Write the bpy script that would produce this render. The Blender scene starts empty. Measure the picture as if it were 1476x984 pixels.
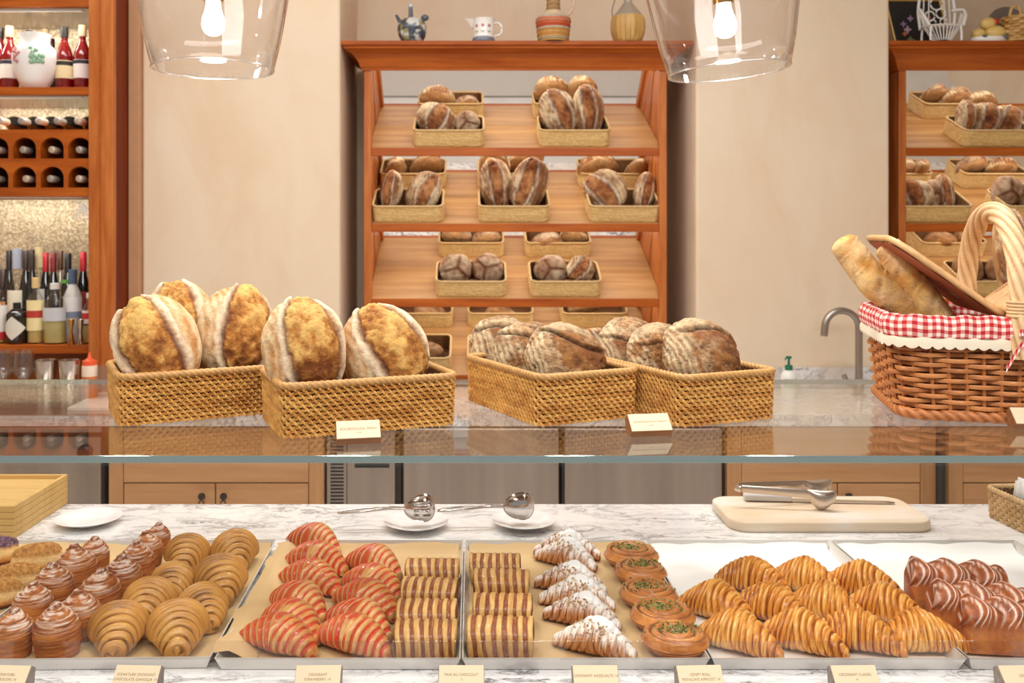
import bpy, math, random
import numpy as np
from mathutils import Vector, Matrix, Euler

C = bpy.context.scene.collection
SC = bpy.context.scene
PI = math.pi
EYE = 1.6            # eye height; world x right, y into the shop, z up
F = 1320.0           # focal length in pixels of the 1476 px wide frame
VX, VY = 680.0, 335.0

# ---------------------------------------------------------------- camera
cd = bpy.data.cameras.new('camera')
cam = bpy.data.objects.new('camera', cd)
C.objects.link(cam)
cam.location = (0, 0, EYE)
cam.rotation_euler = (PI / 2, 0, 0)
cd.sensor_width = 36.0
cd.lens = F / 1476 * 36.0
cd.shift_x = (738 - VX) / 1476
cd.shift_y = (VY - 492) / 1476
cd.clip_start = 0.05
cd.dof.use_dof = True
cd.dof.focus_distance = 1.62
cd.dof.aperture_fstop = 7.5
SC.camera = cam

# ---------------------------------------------------------------- world, lamps, exposure
SC.view_settings.view_transform = 'Standard'
SC.view_settings.look = 'None'
SC.view_settings.gamma = 1
SC.view_settings.use_curve_mapping = False
SC.view_settings.exposure = 0.0
SC.cycles.transparent_max_bounces = 32
SC.cycles.use_denoising = True
SC.cycles.sample_clamp_indirect = 6.0
SC.cycles.caustics_reflective = True
SC.cycles.caustics_refractive = False
w = bpy.data.worlds.new('daylight')
SC.world = w
w.use_nodes = True
w.node_tree.nodes['Background'].inputs[0].default_value = (1.0, 0.99, 0.985, 1)
w.node_tree.nodes['Background'].inputs[1].default_value = 0.33


def area(name, loc, target, sx, sy, power, col=(1, .995, .98)):
    l = bpy.data.lights.new(name, 'AREA')
    l.shape = 'RECTANGLE'
    l.size, l.size_y = sx, sy
    l.energy = power
    l.color = col
    o = bpy.data.objects.new(name, l)
    C.objects.link(o)
    o.location = loc
    d = Vector(target) - Vector(loc)
    o.rotation_euler = d.to_track_quat('-Z', 'Y').to_euler()
    return o


area('ceiling_light_wall', (-0.5, 3.3, 3.3), (-0.5, 4.4, 1.9), 3.6, 0.2, 21)
area('front_key_light', (0.2, 0.15, 2.9), (0.2, 1.7, 1.0), 3.6, 0.45, 52)  # key light added to brighten the front of the counter
for k, x in enumerate((-1.25, -0.35, 0.55, 1.35)):
    area('track_spot', (x - .15, 2.62, 3.25), (x, 1.72, .95), .16, .16, 13, (1, .99, .965))


# ---------------------------------------------------------------- helpers: pixels to places
def P(px, py, D):
    """point at distance D seen at pixel (px, py)"""
    return Vector(((px - VX) * D / F, D, EYE - (py - VY) * D / F))


ZC = 0.91            # front counter top
ZG = EYE - 0.3515    # glass shelf top
ZR = EYE - 0.75      # rear counter top


def on(px, py, z):
    """point of the horizontal plane z seen at pixel (px, py)"""
    D = (EYE - z) * F / (py - VY)
    return Vector(((px - VX) * D / F, D, z))


def lin(r, g, b, a=1.0):
    f = lambda c: (c / 255 / 12.92) if c <= 10 else ((c / 255 + .055) / 1.055) ** 2.4
    return (f(r), f(g), f(b), a)


def L3(*c):
    return np.array(lin(*c)[:3])


# ---------------------------------------------------------------- helpers: noise
def _h(i, j, k, s):
    n = (i.astype(np.int64) * 374761393 + j.astype(np.int64) * 668265263 + k.astype(np.int64) * 2147483647 + s * 974711) & 0xffffffff
    n = ((n ^ (n >> 13)) * 1274126177) & 0xffffffff
    n = ((n ^ (n >> 16)) * 2246822519) & 0xffffffff
    return ((n ^ (n >> 15)) & 0xffff) / 65535.0


def vnoise(p, s=0):
    p = np.asarray(p, float)
    i = np.floor(p)
    f = p - i
    u = f * f * (3 - 2 * f)
    i = i.astype(np.int64)
    r = 0
    for a in (0, 1):
        for b in (0, 1):
            for c in (0, 1):
                wgt = (u[..., 0] if a else 1 - u[..., 0]) * (u[..., 1] if b else 1 - u[..., 1]) * (u[..., 2] if c else 1 - u[..., 2])
                r = r + wgt * _h(i[..., 0] + a, i[..., 1] + b, i[..., 2] + c, s)
    return r * 2 - 1


def fbm(p, s=0, o=3):
    r, a, f = 0, .5, 1.0
    for k in range(o):
        r = r + a * vnoise(np.asarray(p) * f, s + k * 17)
        a *= .5
        f *= 2.03
    return r


def sstep(a, b, x):
    t = np.clip((x - a) / (b - a), 0, 1)
    return t * t * (3 - 2 * t)


def gau(x, w):
    return np.exp(-(x / w) ** 2)


def mixc(a, b, t):
    return a * (1 - t[..., None]) + b * t[..., None]


# ---------------------------------------------------------------- helpers: meshes
class MB:
    """collects shapes; build() links them as one mesh object"""

    def __init__(s):
        s.v, s.f, s.c, s.m, s.n = [], [], [], [], 0
        s.mi = 0
        s.col = (1, 1, 1)

    def add(s, V, Fc, col=None):
        V = np.asarray(V, float).reshape(-1, 3)
        s.v.append(V)
        if col is None:
            col = np.tile(np.array(s.col, float)[:3], (len(V), 1))
        s.c.append(np.asarray(col, float).reshape(-1, 3))
        n = s.n
        s.f.extend(tuple(i + n for i in q) for q in Fc)
        s.m.extend([s.mi] * len(Fc))
        s.n += len(V)
        return s

    def box(s, x0, x1, y0, y1, z0, z1):
        V = [(x, y, z) for z in (z0, z1) for y in (y0, y1) for x in (x0, x1)]
        return s.add(V, [(0, 2, 3, 1), (4, 5, 7, 6), (0, 1, 5, 4), (2, 6, 7, 3), (0, 4, 6, 2), (1, 3, 7, 5)])

    def hexa(s, pts):
        """box from 8 corner points ordered like box()"""
        return s.add(pts, [(0, 2, 3, 1), (4, 5, 7, 6), (0, 1, 5, 4), (2, 6, 7, 3), (0, 4, 6, 2), (1, 3, 7, 5)])

    def grid(s, A, cu=False, cv=False, col=None, flip=False):
        """A: (nu, nv, 3)"""
        nu, nv = A.shape[:2]
        I = np.arange(nu * nv).reshape(nu, nv)
        i0 = I if cu else I[:-1]
        i1 = np.roll(I, -1, 0) if cu else I[1:]
        a, b = i0, i1
        if cv:
            a2, b2 = np.roll(a, -1, 1), np.roll(b, -1, 1)
        else:
            a2, b2 = a[:, 1:], b[:, 1:]
            a, b = a[:, :-1], b[:, :-1]
        Q = np.stack([a, a2, b2, b] if flip else [a, b, b2, a2], -1).reshape(-1, 4)
        return s.add(A.reshape(-1, 3), Q.tolist(), None if col is None else np.asarray(col).reshape(-1, 3))

    def lathe(s, prof, n=24, loc=(0, 0, 0), sx=1, sy=1, col=None):
        p = np.array(prof, float)
        th = np.arange(n) * 2 * PI / n
        A = np.zeros((len(p), n, 3))
        A[..., 0] = p[:, :1] * np.cos(th) * sx + loc[0]
        A[..., 1] = p[:, :1] * np.sin(th) * sy + loc[1]
        A[..., 2] = p[:, 1:2] + loc[2]
        cc = None
        if col is not None:
            cc = np.repeat(np.array(col, float)[:, None, :], n, 1)
        return s.grid(A, cv=True, col=cc, flip=True)

    def tube(s, path, r, n=8, closed=False, cap=True):
        p = np.array(path, float)
        m = len(p)
        r = np.broadcast_to(np.array(r, float), (m,))
        if closed:
            t = np.roll(p, -1, 0) - np.roll(p, 1, 0)
        else:
            t = np.gradient(p, axis=0)
        t /= np.linalg.norm(t, axis=1)[:, None] + 1e-12
        up = np.array((0, 0, 1.0)) if abs(t[:, 2]).mean() < .8 else np.array((0, 1.0, 0))
        a = np.cross(t, up)
        a /= np.linalg.norm(a, axis=1)[:, None] + 1e-12
        b = np.cross(a, t)
        th = np.arange(n) * 2 * PI / n
        A = p[:, None, :] + r[:, None, None] * (np.cos(th)[None, :, None] * a[:, None, :] + np.sin(th)[None, :, None] * b[:, None, :])
        k = s.n
        s.grid(A, cu=closed, cv=True)
        if cap and not closed:
            s.f.append(tuple(k + i for i in range(n))[::-1])
            s.f.append(tuple(k + (m - 1) * n + i for i in range(n)))
            s.m += [s.mi, s.mi]
        return s

    def sphere(s, c, r, nu=12, nv=16, sc=(1, 1, 1), col=None):
        u = np.linspace(0, PI, nu)[:, None]
        v = (np.arange(nv) * 2 * PI / nv)[None]
        A = np.stack([np.sin(u) * np.cos(v) * sc[0], np.sin(u) * np.sin(v) * sc[1], np.cos(u) * np.ones_like(v) * sc[2]], -1) * r + np.array(c)
        return s.grid(A, cv=True, flip=False, col=None if col is None else np.broadcast_to(np.array(col), A.shape))

    def prism(s, poly, y0, y1, axis='y'):
        """extrude a closed polygon of (a, b) along an axis"""
        n = len(poly)
        if axis == 'y':
            V = [(a, y0, b) for a, b in poly] + [(a, y1, b) for a, b in poly]
        elif axis == 'x':
            V = [(y0, a, b) for a, b in poly] + [(y1, a, b) for a, b in poly]
        else:
            V = [(a, b, y0) for a, b in poly] + [(a, b, y1) for a, b in poly]
        Fc = [tuple(range(n)), tuple(range(2 * n - 1, n - 1, -1))]
        Fc += [(i, i + n, (i + 1) % n + n, (i + 1) % n) for i in range(n)]
        return s.add(V, Fc)

    def mesh(s, name, mats, smooth=True):
        me = bpy.data.meshes.new(name)
        V = np.concatenate(s.v)
        me.from_pydata(V.tolist(), [], s.f)
        at = me.color_attributes.new('Col', 'FLOAT_COLOR', 'POINT')
        cc = np.ones((len(V), 4), np.float32)
        cc[:, :3] = np.concatenate(s.c)
        at.data.foreach_set('color', cc.ravel())
        if not isinstance(mats, (list, tuple)):
            mats = [mats]
        for m in mats:
            me.materials.append(m)
        if len(mats) > 1:
            me.polygons.foreach_set('material_index', s.m)
        if smooth:
            me.polygons.foreach_set('use_smooth', [True] * len(me.polygons))
        me.update()
        import bmesh
        bm = bmesh.new()
        bm.from_mesh(me)
        bmesh.ops.recalc_face_normals(bm, faces=bm.faces)
        bm.to_mesh(me)
        bm.free()
        if smooth:
            me.set_sharp_from_angle(angle=math.radians(50))
        return me

    def build(s, name, mats, parent=None, smooth=True, loc=None, rot=None):
        return link(name, s.mesh(name, mats, smooth), parent, loc, rot)


def link(name, data, parent=None, loc=None, rot=None):
    o = bpy.data.objects.new(name, data)
    C.objects.link(o)
    if parent:
        o.parent = parent
    if loc is not None:
        o.location = loc
    if rot is not None:
        o.rotation_euler = rot
    return o


def bevel(o, wd=.004, seg=2):
    m = o.modifiers.new('bevel', 'BEVEL')
    m.width = wd
    m.segments = seg
    m.limit_method = 'ANGLE'
    m.angle_limit = math.radians(40)
    return o


def tag(o, label, cat, group=None):
    o['label'] = label
    o['category'] = cat
    if group:
        o['group'] = group
    return o


def thing(name, label, cat, loc=(0, 0, 0), rz=0, group=None, rot=None):
    o = bpy.data.objects.new(name, None)
    C.objects.link(o)
    o.location = loc
    o.rotation_euler = rot if rot is not None else (0, 0, rz)
    o.empty_display_size = .05
    return tag(o, label, cat, group)


def struct(o):
    o['kind'] = 'structure'
    return o


def stuff(o):
    o['kind'] = 'stuff'
    return o


def dup(root, loc, rot, label, group=None, scale=None):
    r = root.copy()
    C.objects.link(r)
    r.location = loc
    r.rotation_euler = rot
    if scale is not None:
        r.scale = (scale,) * 3 if not hasattr(scale, '__len__') else scale
    r['label'] = label
    if group:
        r['group'] = group
    for ch in list(root.children):
        c = ch.copy()
        C.objects.link(c)
        c.parent = r
        for g in ch.children:
            d = g.copy()
            C.objects.link(d)
            d.parent = c
    return r


# ---------------------------------------------------------------- helpers: materials
class NT:
    def __init__(s, name):
        s.m = bpy.data.materials.new(name)
        s.m.use_nodes = True
        s.t = s.m.node_tree
        s.t.nodes.clear()
        s.out = s.t.nodes.new('ShaderNodeOutputMaterial')

    def n(s, typ, **kw):
        nd = s.t.nodes.new('ShaderNode' + typ)
        for k, v in kw.items():
            if k.startswith('i_'):
                k = k[2:]
                k = int(k) if k.isdigit() else k.replace('_', ' ')
                s.put(nd.inputs[k], v)
            else:
                setattr(nd, k, v)
        return nd

    def put(s, sock, v):
        if isinstance(v, bpy.types.NodeSocket):
            s.t.links.new(v, sock)
        else:
            sock.default_value = v

    def mix(s, a, b, fac, mode='MIX'):
        nd = s.t.nodes.new('ShaderNodeMix')
        nd.data_type = 'RGBA'
        nd.blend_type = mode
        s.put(nd.inputs[0], fac)
        s.put(nd.inputs[6], a)
        s.put(nd.inputs[7], b)
        return nd.outputs[2]

    def math(s, op, a, b=0.0, clamp=False):
        nd = s.t.nodes.new('ShaderNodeMath')
        nd.operation = op
        nd.use_clamp = clamp
        s.put(nd.inputs[0], a)
        s.put(nd.inputs[1], b)
        return nd.outputs[0]

    def ramp(s, fac, stops):
        nd = s.t.nodes.new('ShaderNodeValToRGB')
        e = nd.color_ramp.elements
        while len(e) < len(stops):
            e.new(.5)
        for el, (p, c) in zip(e, stops):
            el.position = p
            el.color = c if len(c) == 4 else (*c, 1)
        s.put(nd.inputs[0], fac)
        return nd.outputs[0]

    def coord(s, scale=(1, 1, 1), kind='Object', rot=(0, 0, 0)):
        tc = s.n('TexCoord')
        mp = s.n('Mapping')
        s.put(mp.inputs['Vector'], tc.outputs[kind])
        mp.inputs['Scale'].default_value = scale
        mp.inputs['Rotation'].default_value = rot
        return mp.outputs[0]

    def noise(s, vec, scale, detail=3, rough=.5, dist=0.0):
        nd = s.n('TexNoise')
        s.put(nd.inputs['Vector'], vec)
        nd.inputs['Scale'].default_value = scale
        nd.inputs['Detail'].default_value = detail
        nd.inputs['Roughness'].default_value = rough
        nd.inputs['Distortion'].default_value = dist
        return nd.outputs['Fac']

    def bump(s, h, strength=.3, dist=.01):
        nd = s.n('Bump')
        nd.inputs['Strength'].default_value = strength
        nd.inputs['Distance'].default_value = dist
        s.put(nd.inputs['Height'], h)
        return nd.outputs[0]

    def prin(s, col, rough=.5, metal=0.0, normal=None, **kw):
        b = s.n('BsdfPrincipled')
        s.put(b.inputs['Base Color'], col)
        s.put(b.inputs['Roughness'], rough)
        b.inputs['Metallic'].default_value = metal
        if normal is not None:
            s.put(b.inputs['Normal'], normal)
        for k, v in kw.items():
            s.put(b.inputs[k.replace('_', ' ')], v)
        s.t.links.new(b.outputs[0], s.out.inputs[0])
        return b


def plain(name, col, rough=.5, metal=0.0, var=.12, scale=18, **kw):
    """a solid colour with a little procedural mottling"""
    t = NT(name)
    n = t.noise(t.coord(), scale, 3)
    c = tuple(x * (1 - var) for x in col[:3]) + (1,)
    d = tuple(min(1, x * (1 + var)) for x in col[:3]) + (1,)
    t.prin(t.mix(c, d, n), rough, metal, **kw)
    return t.m


def wood(name, a, b, axis='x', rough=.38, scale=1.0, obj='Object', **kw):
    t = NT(name)
    sc = {'x': (1.2, 14, 14), 'z': (14, 14, 1.2), 'y': (14, 1.2, 14)}[axis]
    v = t.coord(tuple(q * scale for q in sc), obj)
    n1 = t.noise(v, 1.6, 5, .55, .35)
    n2 = t.noise(v, 7, 4, .6)
    f = t.math('ADD', t.math('MULTIPLY', n1, .75), t.math('MULTIPLY', n2, .3))
    c = t.ramp(f, [(.33, lin(*a)), (.68, lin(*b))])
    t.prin(c, rough, 0, t.bump(n2, .12, .002), **kw)
    return t.m


def thin_glass(name, tint=(1, 1, 1), f0=.04, gain=.96, power=5.0, rough=0.0, refl=(1, 1, 1)):
    t = NT(name)
    lw = t.n('LayerWeight')
    lw.inputs[0].default_value = .5
    p = t.math('POWER', lw.outputs['Facing'], power)
    f = t.math('ADD', t.math('MULTIPLY', p, gain), f0)
    tr = t.n('BsdfTransparent')
    tr.inputs[0].default_value = (*tint, 1)
    gl = t.n('BsdfGlossy')
    gl.inputs['Color'].default_value = (*refl, 1)
    gl.inputs['Roughness'].default_value = rough
    mx = t.n('MixShader')
    t.put(mx.inputs[0], f)
    t.put(mx.inputs[1], tr.outputs[0])
    t.put(mx.inputs[2], gl.outputs[0])
    t.t.links.new(mx.outputs[0], t.out.inputs[0])
    return t.m


def crust(name, rough=.7, grain=.35, gscale=260, bump=.5, coat=0.0, sss=0.0, spec=.4, bdist=.0025):
    """baked dough: colour from the mesh, grain and crust relief from noise"""
    t = NT(name)
    a = t.n('VertexColor', layer_name='Col')
    v = t.coord()
    n1 = t.noise(v, gscale, 4, .65)
    n2 = t.noise(v, gscale * .22, 4, .6)
    g = t.ramp(t.math('ADD', t.math('MULTIPLY', n1, .5), t.math('MULTIPLY', n2, .5)),
               [(.3, (1 - grain,) * 3), (.5, (1, 1, 1)), (.72, (1 + grain * .5,) * 3)])
    c = t.mix(a.outputs[0], g, 1.0, 'MULTIPLY')
    h = t.math('ADD', n1, t.math('MULTIPLY', n2, 1.6))
    t.prin(c, t.math('ADD', t.math('MULTIPLY', n2, .25), rough - .12), 0, t.bump(h, bump, bdist),
           Coat_Weight=coat, Coat_Roughness=.12, Specular_IOR_Level=spec)
    return t.m


def painted(name, rough=.3, var=.08, **kw):
    """colours from the mesh (glazed ceramics, prints)"""
    t = NT(name)
    a = t.n('VertexColor', layer_name='Col')
    n = t.noise(t.coord(), 60, 3)
    g = t.ramp(n, [(.3, (1 - var,) * 3), (.7, (1, 1, 1))])
    t.prin(t.mix(a.outputs[0], g, 1.0, 'MULTIPLY'), rough, 0, **kw)
    return t.m


def marble(name, veins=lin(120, 112, 112), scale=1.0, stretch=(1, 1, 1), amt=.75, base=lin(243, 240, 236), rough=.16):
    t = NT(name)
    v = t.coord(stretch, 'Object', (0, 0, .5))
    nd = t.n('TexNoise')
    t.put(nd.inputs['Vector'], v)
    nd.inputs['Scale'].default_value = 3.2 * scale
    nd.inputs['Detail'].default_value = 5
    wv = t.n('VectorMath', operation='SCALE')
    t.put(wv.inputs[0], nd.outputs['Color'])
    wv.inputs['Scale'].default_value = .55
    ad = t.n('VectorMath', operation='ADD')
    t.put(ad.inputs[0], v)
    t.put(ad.inputs[1], wv.outputs[0])
    n1 = t.noise(ad.outputs[0], 5.5 * scale, 6, .62)
    n2 = t.noise(ad.outputs[0], 13 * scale, 5, .6)
    v1 = t.ramp(t.math('ABSOLUTE', t.math('SUBTRACT', n1, .5)), [(0, (1, 1, 1)), (.010, (.6, .6, .6)), (.05, (0, 0, 0))])
    v2 = t.ramp(t.math('ABSOLUTE', t.math('SUBTRACT', n2, .5)), [(0, (.8, .8, .8)), (.028, (0, 0, 0))])
    msk = t.ramp(t.noise(v, 3 * scale, 2), [(.38, (0, 0, 0)), (.62, (1, 1, 1))])
    f = t.math('MULTIPLY', t.math('ADD', t.math('MULTIPLY', v1, amt), t.math('MULTIPLY', v2, amt * .45)), t.math('ADD', t.math('MULTIPLY', msk, .8), .2), True)
    cl = t.mix(base, lin(236, 234, 234), msk)
    t.prin(t.mix(cl, veins, f), rough)
    return t.m


M = {}
M['wall'] = (lambda t: (t.prin(t.ramp(t.noise(t.coord((1, 1, .55)), 2.2, 5, .6, .6),
             [(.3, lin(225, 198, 168)), (.55, lin(230, 210, 184)), (.75, lin(234, 216, 194))]), .75, 0,
             t.bump(t.noise(t.coord(), 9, 4), .06, .01)), t.m)[1])(NT('peach_plaster'))
M['cherry'] = wood('cherry_wood', (148, 62, 8), (186, 98, 30), 'x', Specular_IOR_Level=.3)
M['cherry_v'] = wood('cherry_wood_upright', (162, 78, 26), (204, 124, 62), 'z', Specular_IOR_Level=.3)
M['cherry_shelf'] = wood('cherry_wood_shelf', (166, 114, 62), (196, 150, 94), 'x', .45)
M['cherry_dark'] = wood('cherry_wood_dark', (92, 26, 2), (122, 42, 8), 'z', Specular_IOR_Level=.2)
M['oak'] = wood('oak_veneer', (172, 122, 78), (198, 150, 104), 'x', .5, .8)
M['oak_v'] = wood('oak_veneer_upright', (168, 118, 74), (194, 146, 100), 'z', .5, .8)
M['ash'] = wood('ash_tray_wood', (196, 154, 84), (222, 184, 116), 'x', .5)
M['walnut'] = wood('walnut_block', (112, 70, 40), (160, 106, 64), 'x', .5, 4)
M['greywood'] = wood('grey_stained_block', (120, 108, 98), (158, 146, 136), 'x', .6, 4)
M['marble'] = marble('veined_marble', lin(104, 100, 104), 1.35, (.8, 2.0, 1), .9, lin(246, 244, 242))
M['marble2'] = marble('veined_marble_rear', lin(70, 62, 62), 1.5, (1, 1, 1), .9, lin(214, 204, 194))
M['steel'] = (lambda t: (t.prin(t.ramp(t.noise(t.coord((9, 1, .4)), 1.5, 3), [(.3, lin(160, 147, 137)), (.7, lin(178, 165, 155))]), .32, .8), t.m)[1])(NT('streaked_steel'))  # soft vertical light streaks painted into the steel's colour
M['steel_top'] = plain('steel_worktop', lin(196, 186, 176), .22, .85, .05, 30)
M['chrome'] = plain('polished_steel', lin(214, 208, 204), .12, 1.0, .04)
M['tap'] = plain('satin_steel', lin(170, 160, 152), .28, .95, .05)
M['iron'] = plain('dark_iron', lin(70, 64, 62), .4, .8)
M['black'] = plain('black_plastic', lin(28, 26, 26), .4)
M['gap'] = plain('dark_cavity', lin(58, 44, 36), .7)
M['white'] = plain('white_porcelain', lin(244, 242, 240), .12, 0, .02)
M['paperw'] = plain('white_and_lit_paper', lin(250, 247, 242), .7, 0, .03, 6)  # napkins, and baking paper paled to stand for strong light
M['paper'] = plain('kraft_paper', lin(218, 184, 132), .75, 0, .05, 7)
M['card'] = plain('cream_card', lin(234, 214, 180), .7, 0, .02, 40)
M['ink'] = plain('brown_ink', lin(150, 112, 88), .8)
M['alu'] = plain('pale_tray_metal', lin(226, 222, 216), .28, .35, .04)
M['mirror'] = plain('mirror_silver', lin(238, 236, 234), .015, 1.0, .01)
M['floor'] = (lambda t: (t.prin(t.mix(lin(214, 210, 206), lin(236, 233, 230), t.noise(t.coord(), 6, 4)), .35), t.m)[1])(NT('pale_floor_tile'))
M['ceil'] = plain('white_ceiling_paint', lin(240, 234, 226), .8, 0, .02)
M['glass'] = thin_glass('shelf_glass', (.985, .993, .99), .03, .7, 5)
M['pane'] = thin_glass('front_pane_glass', (.99, .995, .993), .012, .6, 5)
M['reflection_tint'] = thin_glass('reflection_band_glass', (.93, .915, .90), .025, .5, 5, .05)
M['shade'] = thin_glass('shade_glass', (.965, .955, .955), .03, .9, 3.2)
M['clear'] = thin_glass('clear_glass', (.93, .95, .95), .06, .9, 3)
M['rimglass'] = thin_glass('bright_rim_glass', (.97, .97, .97), .42, .5, 3, .15)
M['edge'] = plain('green_glass_edge', lin(190, 208, 202), .06, .85, .12, 3)

# ================================================================ the shell
DW = 4.45            # back wall plane
XL, XR = -3.4, 4.4
NB = 5.12            # back of the niches
TOPZ = 3.4


def wall_block(b, x0, x1, y0, y1, z0=0.0, z1=TOPZ):
    b.box(x0, x1, y0, y1, z0, z1)


struct(MB().box(XL, XR, -3.2, 5.2, -.06, 0).build('floor', M['floor'], smooth=False))
struct(MB().box(XL, XR, -3.2, 5.2, TOPZ, TOPZ + .08).build('ceiling', M['ceil'], smooth=False))
b = MB()
b.box(XL, -2.95, DW, NB, 0, TOPZ)
b.box(-1.602, -.64, DW, NB, 0, TOPZ)
b.box(1.09, 2.03, DW, NB, 0, TOPZ)
b.box(3.76, XR, DW, NB, 0, TOPZ)
b.box(XL, XR, NB, NB + .08, 0, TOPZ)
o = struct(b.build('wall_back', M['wall'], smooth=False))
bevel(o, .014, 3)
struct(MB().box(XL - .08, XL, -3.2, 5.2, 0, TOPZ).build('wall_left', M['wall'], smooth=False))
struct(MB().box(XR, XR + .08, -3.2, 5.2, 0, TOPZ).build('wall_right', M['wall'], smooth=False))
struct(bevel(MB().box(-1.656, -1.602, 4.415, DW + .1, ZR, TOPZ).build('trim_1', plain('tan_paint', lin(190, 142, 104), .7), smooth=False), .003))

# ---------------------------------------------------------------- rear counter and its base units
rc = thing('rear_counter', 'long rear worktop with marble front edge running along the back wall', 'counter', (0, 3.76, 0))
MB().box(-2.9, 3.7, .0, .69, ZR - .045, ZR - .004).build('marble_slab', M['marble2'], rc, False)
MB().box(-2.9, -1.3, .004, .686, ZR - .004, ZR).build('steel_top', M['steel_top'], rc, False)
MB().box(-1.3, 3.7, .004, .686, ZR - .004, ZR).build('stone_top', M['marble2'], rc, False)
MB().box(1.095, 2.025, .665, .688, ZR + .001, ZR + .098).build('backsplash', M['marble2'], rc, False)
CF = 3.79            # front plane of the base units


def xat(px, D=CF):
    return (px - VX) * D / F


def zat(py, D=CF):
    return EYE - (py - VY) * D / F


def panel(b, x0, x1, z0, z1, y=-.018, t=.018):
    b.box(x0, x1, y, y + t, z0, z1)


def knob(parent, x, z):
    bb = MB().lathe([(0, 0), (.006, 0), (.005, .012), (.011, .018), (.015, .026), (.012, .033), (0, .035)], 14)
    o = bb.build('knob', M['iron'], parent, loc=(x, -.018, z), rot=(PI / 2, 0, 0))
    ring = MB().tube([(.0 + .011 * math.cos(a), 0, -.02 + .017 * math.sin(a)) for a in np.linspace(0, 2 * PI, 17)[:-1]], .0028, 6, True)
    ring.build('ring_pull', M['iron'], parent, loc=(x, -.048, z - .012))


def oak_unit(px0, px1, label, doors, knobs):
    x0, x1 = xat(px0), xat(px1)
    t = thing('base_cabinet', label, 'cabinet', (0, CF, 0))
    MB().box(x0, x1, .002, .6, .06, ZR - .05).build('carcass', M['oak_v'], t, False)
    zt, zm, zb = ZR - .052, zat(694.5), .1
    s = (px1 - px0)
    for a, c in ((px0, px0 + 21), (px1 - 22, px1)):
        bevel(MB().box(xat(a) + .001, xat(c) - .001, -.018, .0, .06, zt).build('stile', M['oak_v'], t, False), .0015)
    bevel(MB().box(xat(px0 + 21) + .001, xat(px1 - 22) - .001, -.016, .0, zm + .0025, zt).build('drawer_front', M['oak'], t, False), .002)
    e = [px0 + 21] + doors + [px1 - 22]
    for a, c in zip(e[:-1], e[1:]):
        bevel(MB().box(xat(a) + .0025, xat(c) - .0025, -.016, .0, zb, zm - .0025).build('door', M['oak'], t, False), .002)
    for k in knobs:
        knob(t, xat(k), zat(711))
    return t


oak_unit(159, 468, 'pale oak base cabinet with two dark ring knobs below the rear worktop', [312], [295, 326])
oak_unit(1046, 1346, 'oak base cabinet left of the dark post, below the rear worktop', [1205], [1218])
oak_unit(1364, 1680, 'oak base cabinet right of the dark post, cut by the photo edge', [1520], [])

# steel appliances
def fridge(px0, px1, label, name='undercounter_fridge'):
    t = thing(name, label, 'fridge', (0, CF, 0))
    x0, x1 = xat(px0), xat(px1)
    MB().box(x0, x1, .004, .58, .05, ZR - .05).build('body', M['gap'], t, False)
    return t, x0, x1


t, x0, x1 = fridge(-190, 150, 'steel undercounter fridge at far left with round dial on its upper panel')
bevel(MB().box(x0, xat(148), -.02, .0, .1, zat(628)).build('door', M['steel'], t, False), .004)
bevel(MB().box(x0, xat(148), -.016, .0, zat(622), ZR - .052).build('control_panel', M['steel'], t, False), .003)
MB().lathe([(0, 0), (.03, 0), (.03, .012), (.024, .02), (0, .022)], 20).build('dial', M['iron'], t, loc=(xat(126), -.02, zat(649)), rot=(PI / 2, 0, 0))
t, x0, x1 = fridge(470, 578, 'narrow steel fridge unit with black slotted vent grille', 'undercounter_fridge')
g = MB().box(xat(472), xat(500), -.012, .0, .1, ZR - .06).build('vent_panel', M['steel'], t, False)
for k in range(34):
    z = ZR - .075 - k * .0145
    if z < .12:
        break
    MB().box(xat(477), xat(496), -.0135, -.0118, z - .004, z + .004).build('slot', M['black'], t, False)
bevel(MB().box(xat(501), xat(570), -.02, .0, .1, ZR - .055).build('door', M['steel'], t, False), .004)
MB().box(xat(512), xat(562), -.0215, -.0195, zat(672), zat(666)).build('display_strip', M['black'], t, False)
t, x0, x1 = fridge(580, 806, 'wide steel undercounter fridge right of the vent grille unit')
bevel(MB().box(xat(582), xat(805), -.022, .0, .1, ZR - .055).build('door', M['steel'], t, False), .006)
t, x0, x1 = fridge(810, 1040, 'wide steel undercounter fridge left of the oak cabinet')
bevel(MB().box(xat(813), xat(1039), -.022, .0, .1, ZR - .055).build('door', M['steel'], t, False), .006)
tag(MB().tube([(xat(1355, 3.74), 3.735, .0), (xat(1355, 3.74), 3.735, ZR - .05)], .018, 14).build('support_post', M['iron']),
    'dark round steel post between the two oak cabinets at right', 'post')

# ---------------------------------------------------------------- bread display cabinets with tilted shelves and mirrors
ZF = [EYE + .425, EYE + .045, EYE - .331, EYE - .714]     # front lip tops
SA, SR = .318, .15                                        # run and rise of a shelf


def led_strip(parent, hw, loc, power, down=(0, -.25, -1), col=(1, .94, .84)):
    """slim lamp strip with its own light, hidden under a shelf"""
    MB().box(-hw, hw, -.006, .006, .0015, .007).build('lamp_strip', M['white'], parent, False, loc)
    l = bpy.data.lights.new('strip_light', 'AREA')
    l.shape = 'RECTANGLE'
    l.size, l.size_y, l.energy, l.color = hw * 2, .012, power, col
    o = bpy.data.objects.new('strip_light', l)
    C.objects.link(o)
    o.parent = parent
    o.location = loc
    o.rotation_euler = Vector(down).to_track_quat('-Z', 'Y').to_euler()


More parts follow.
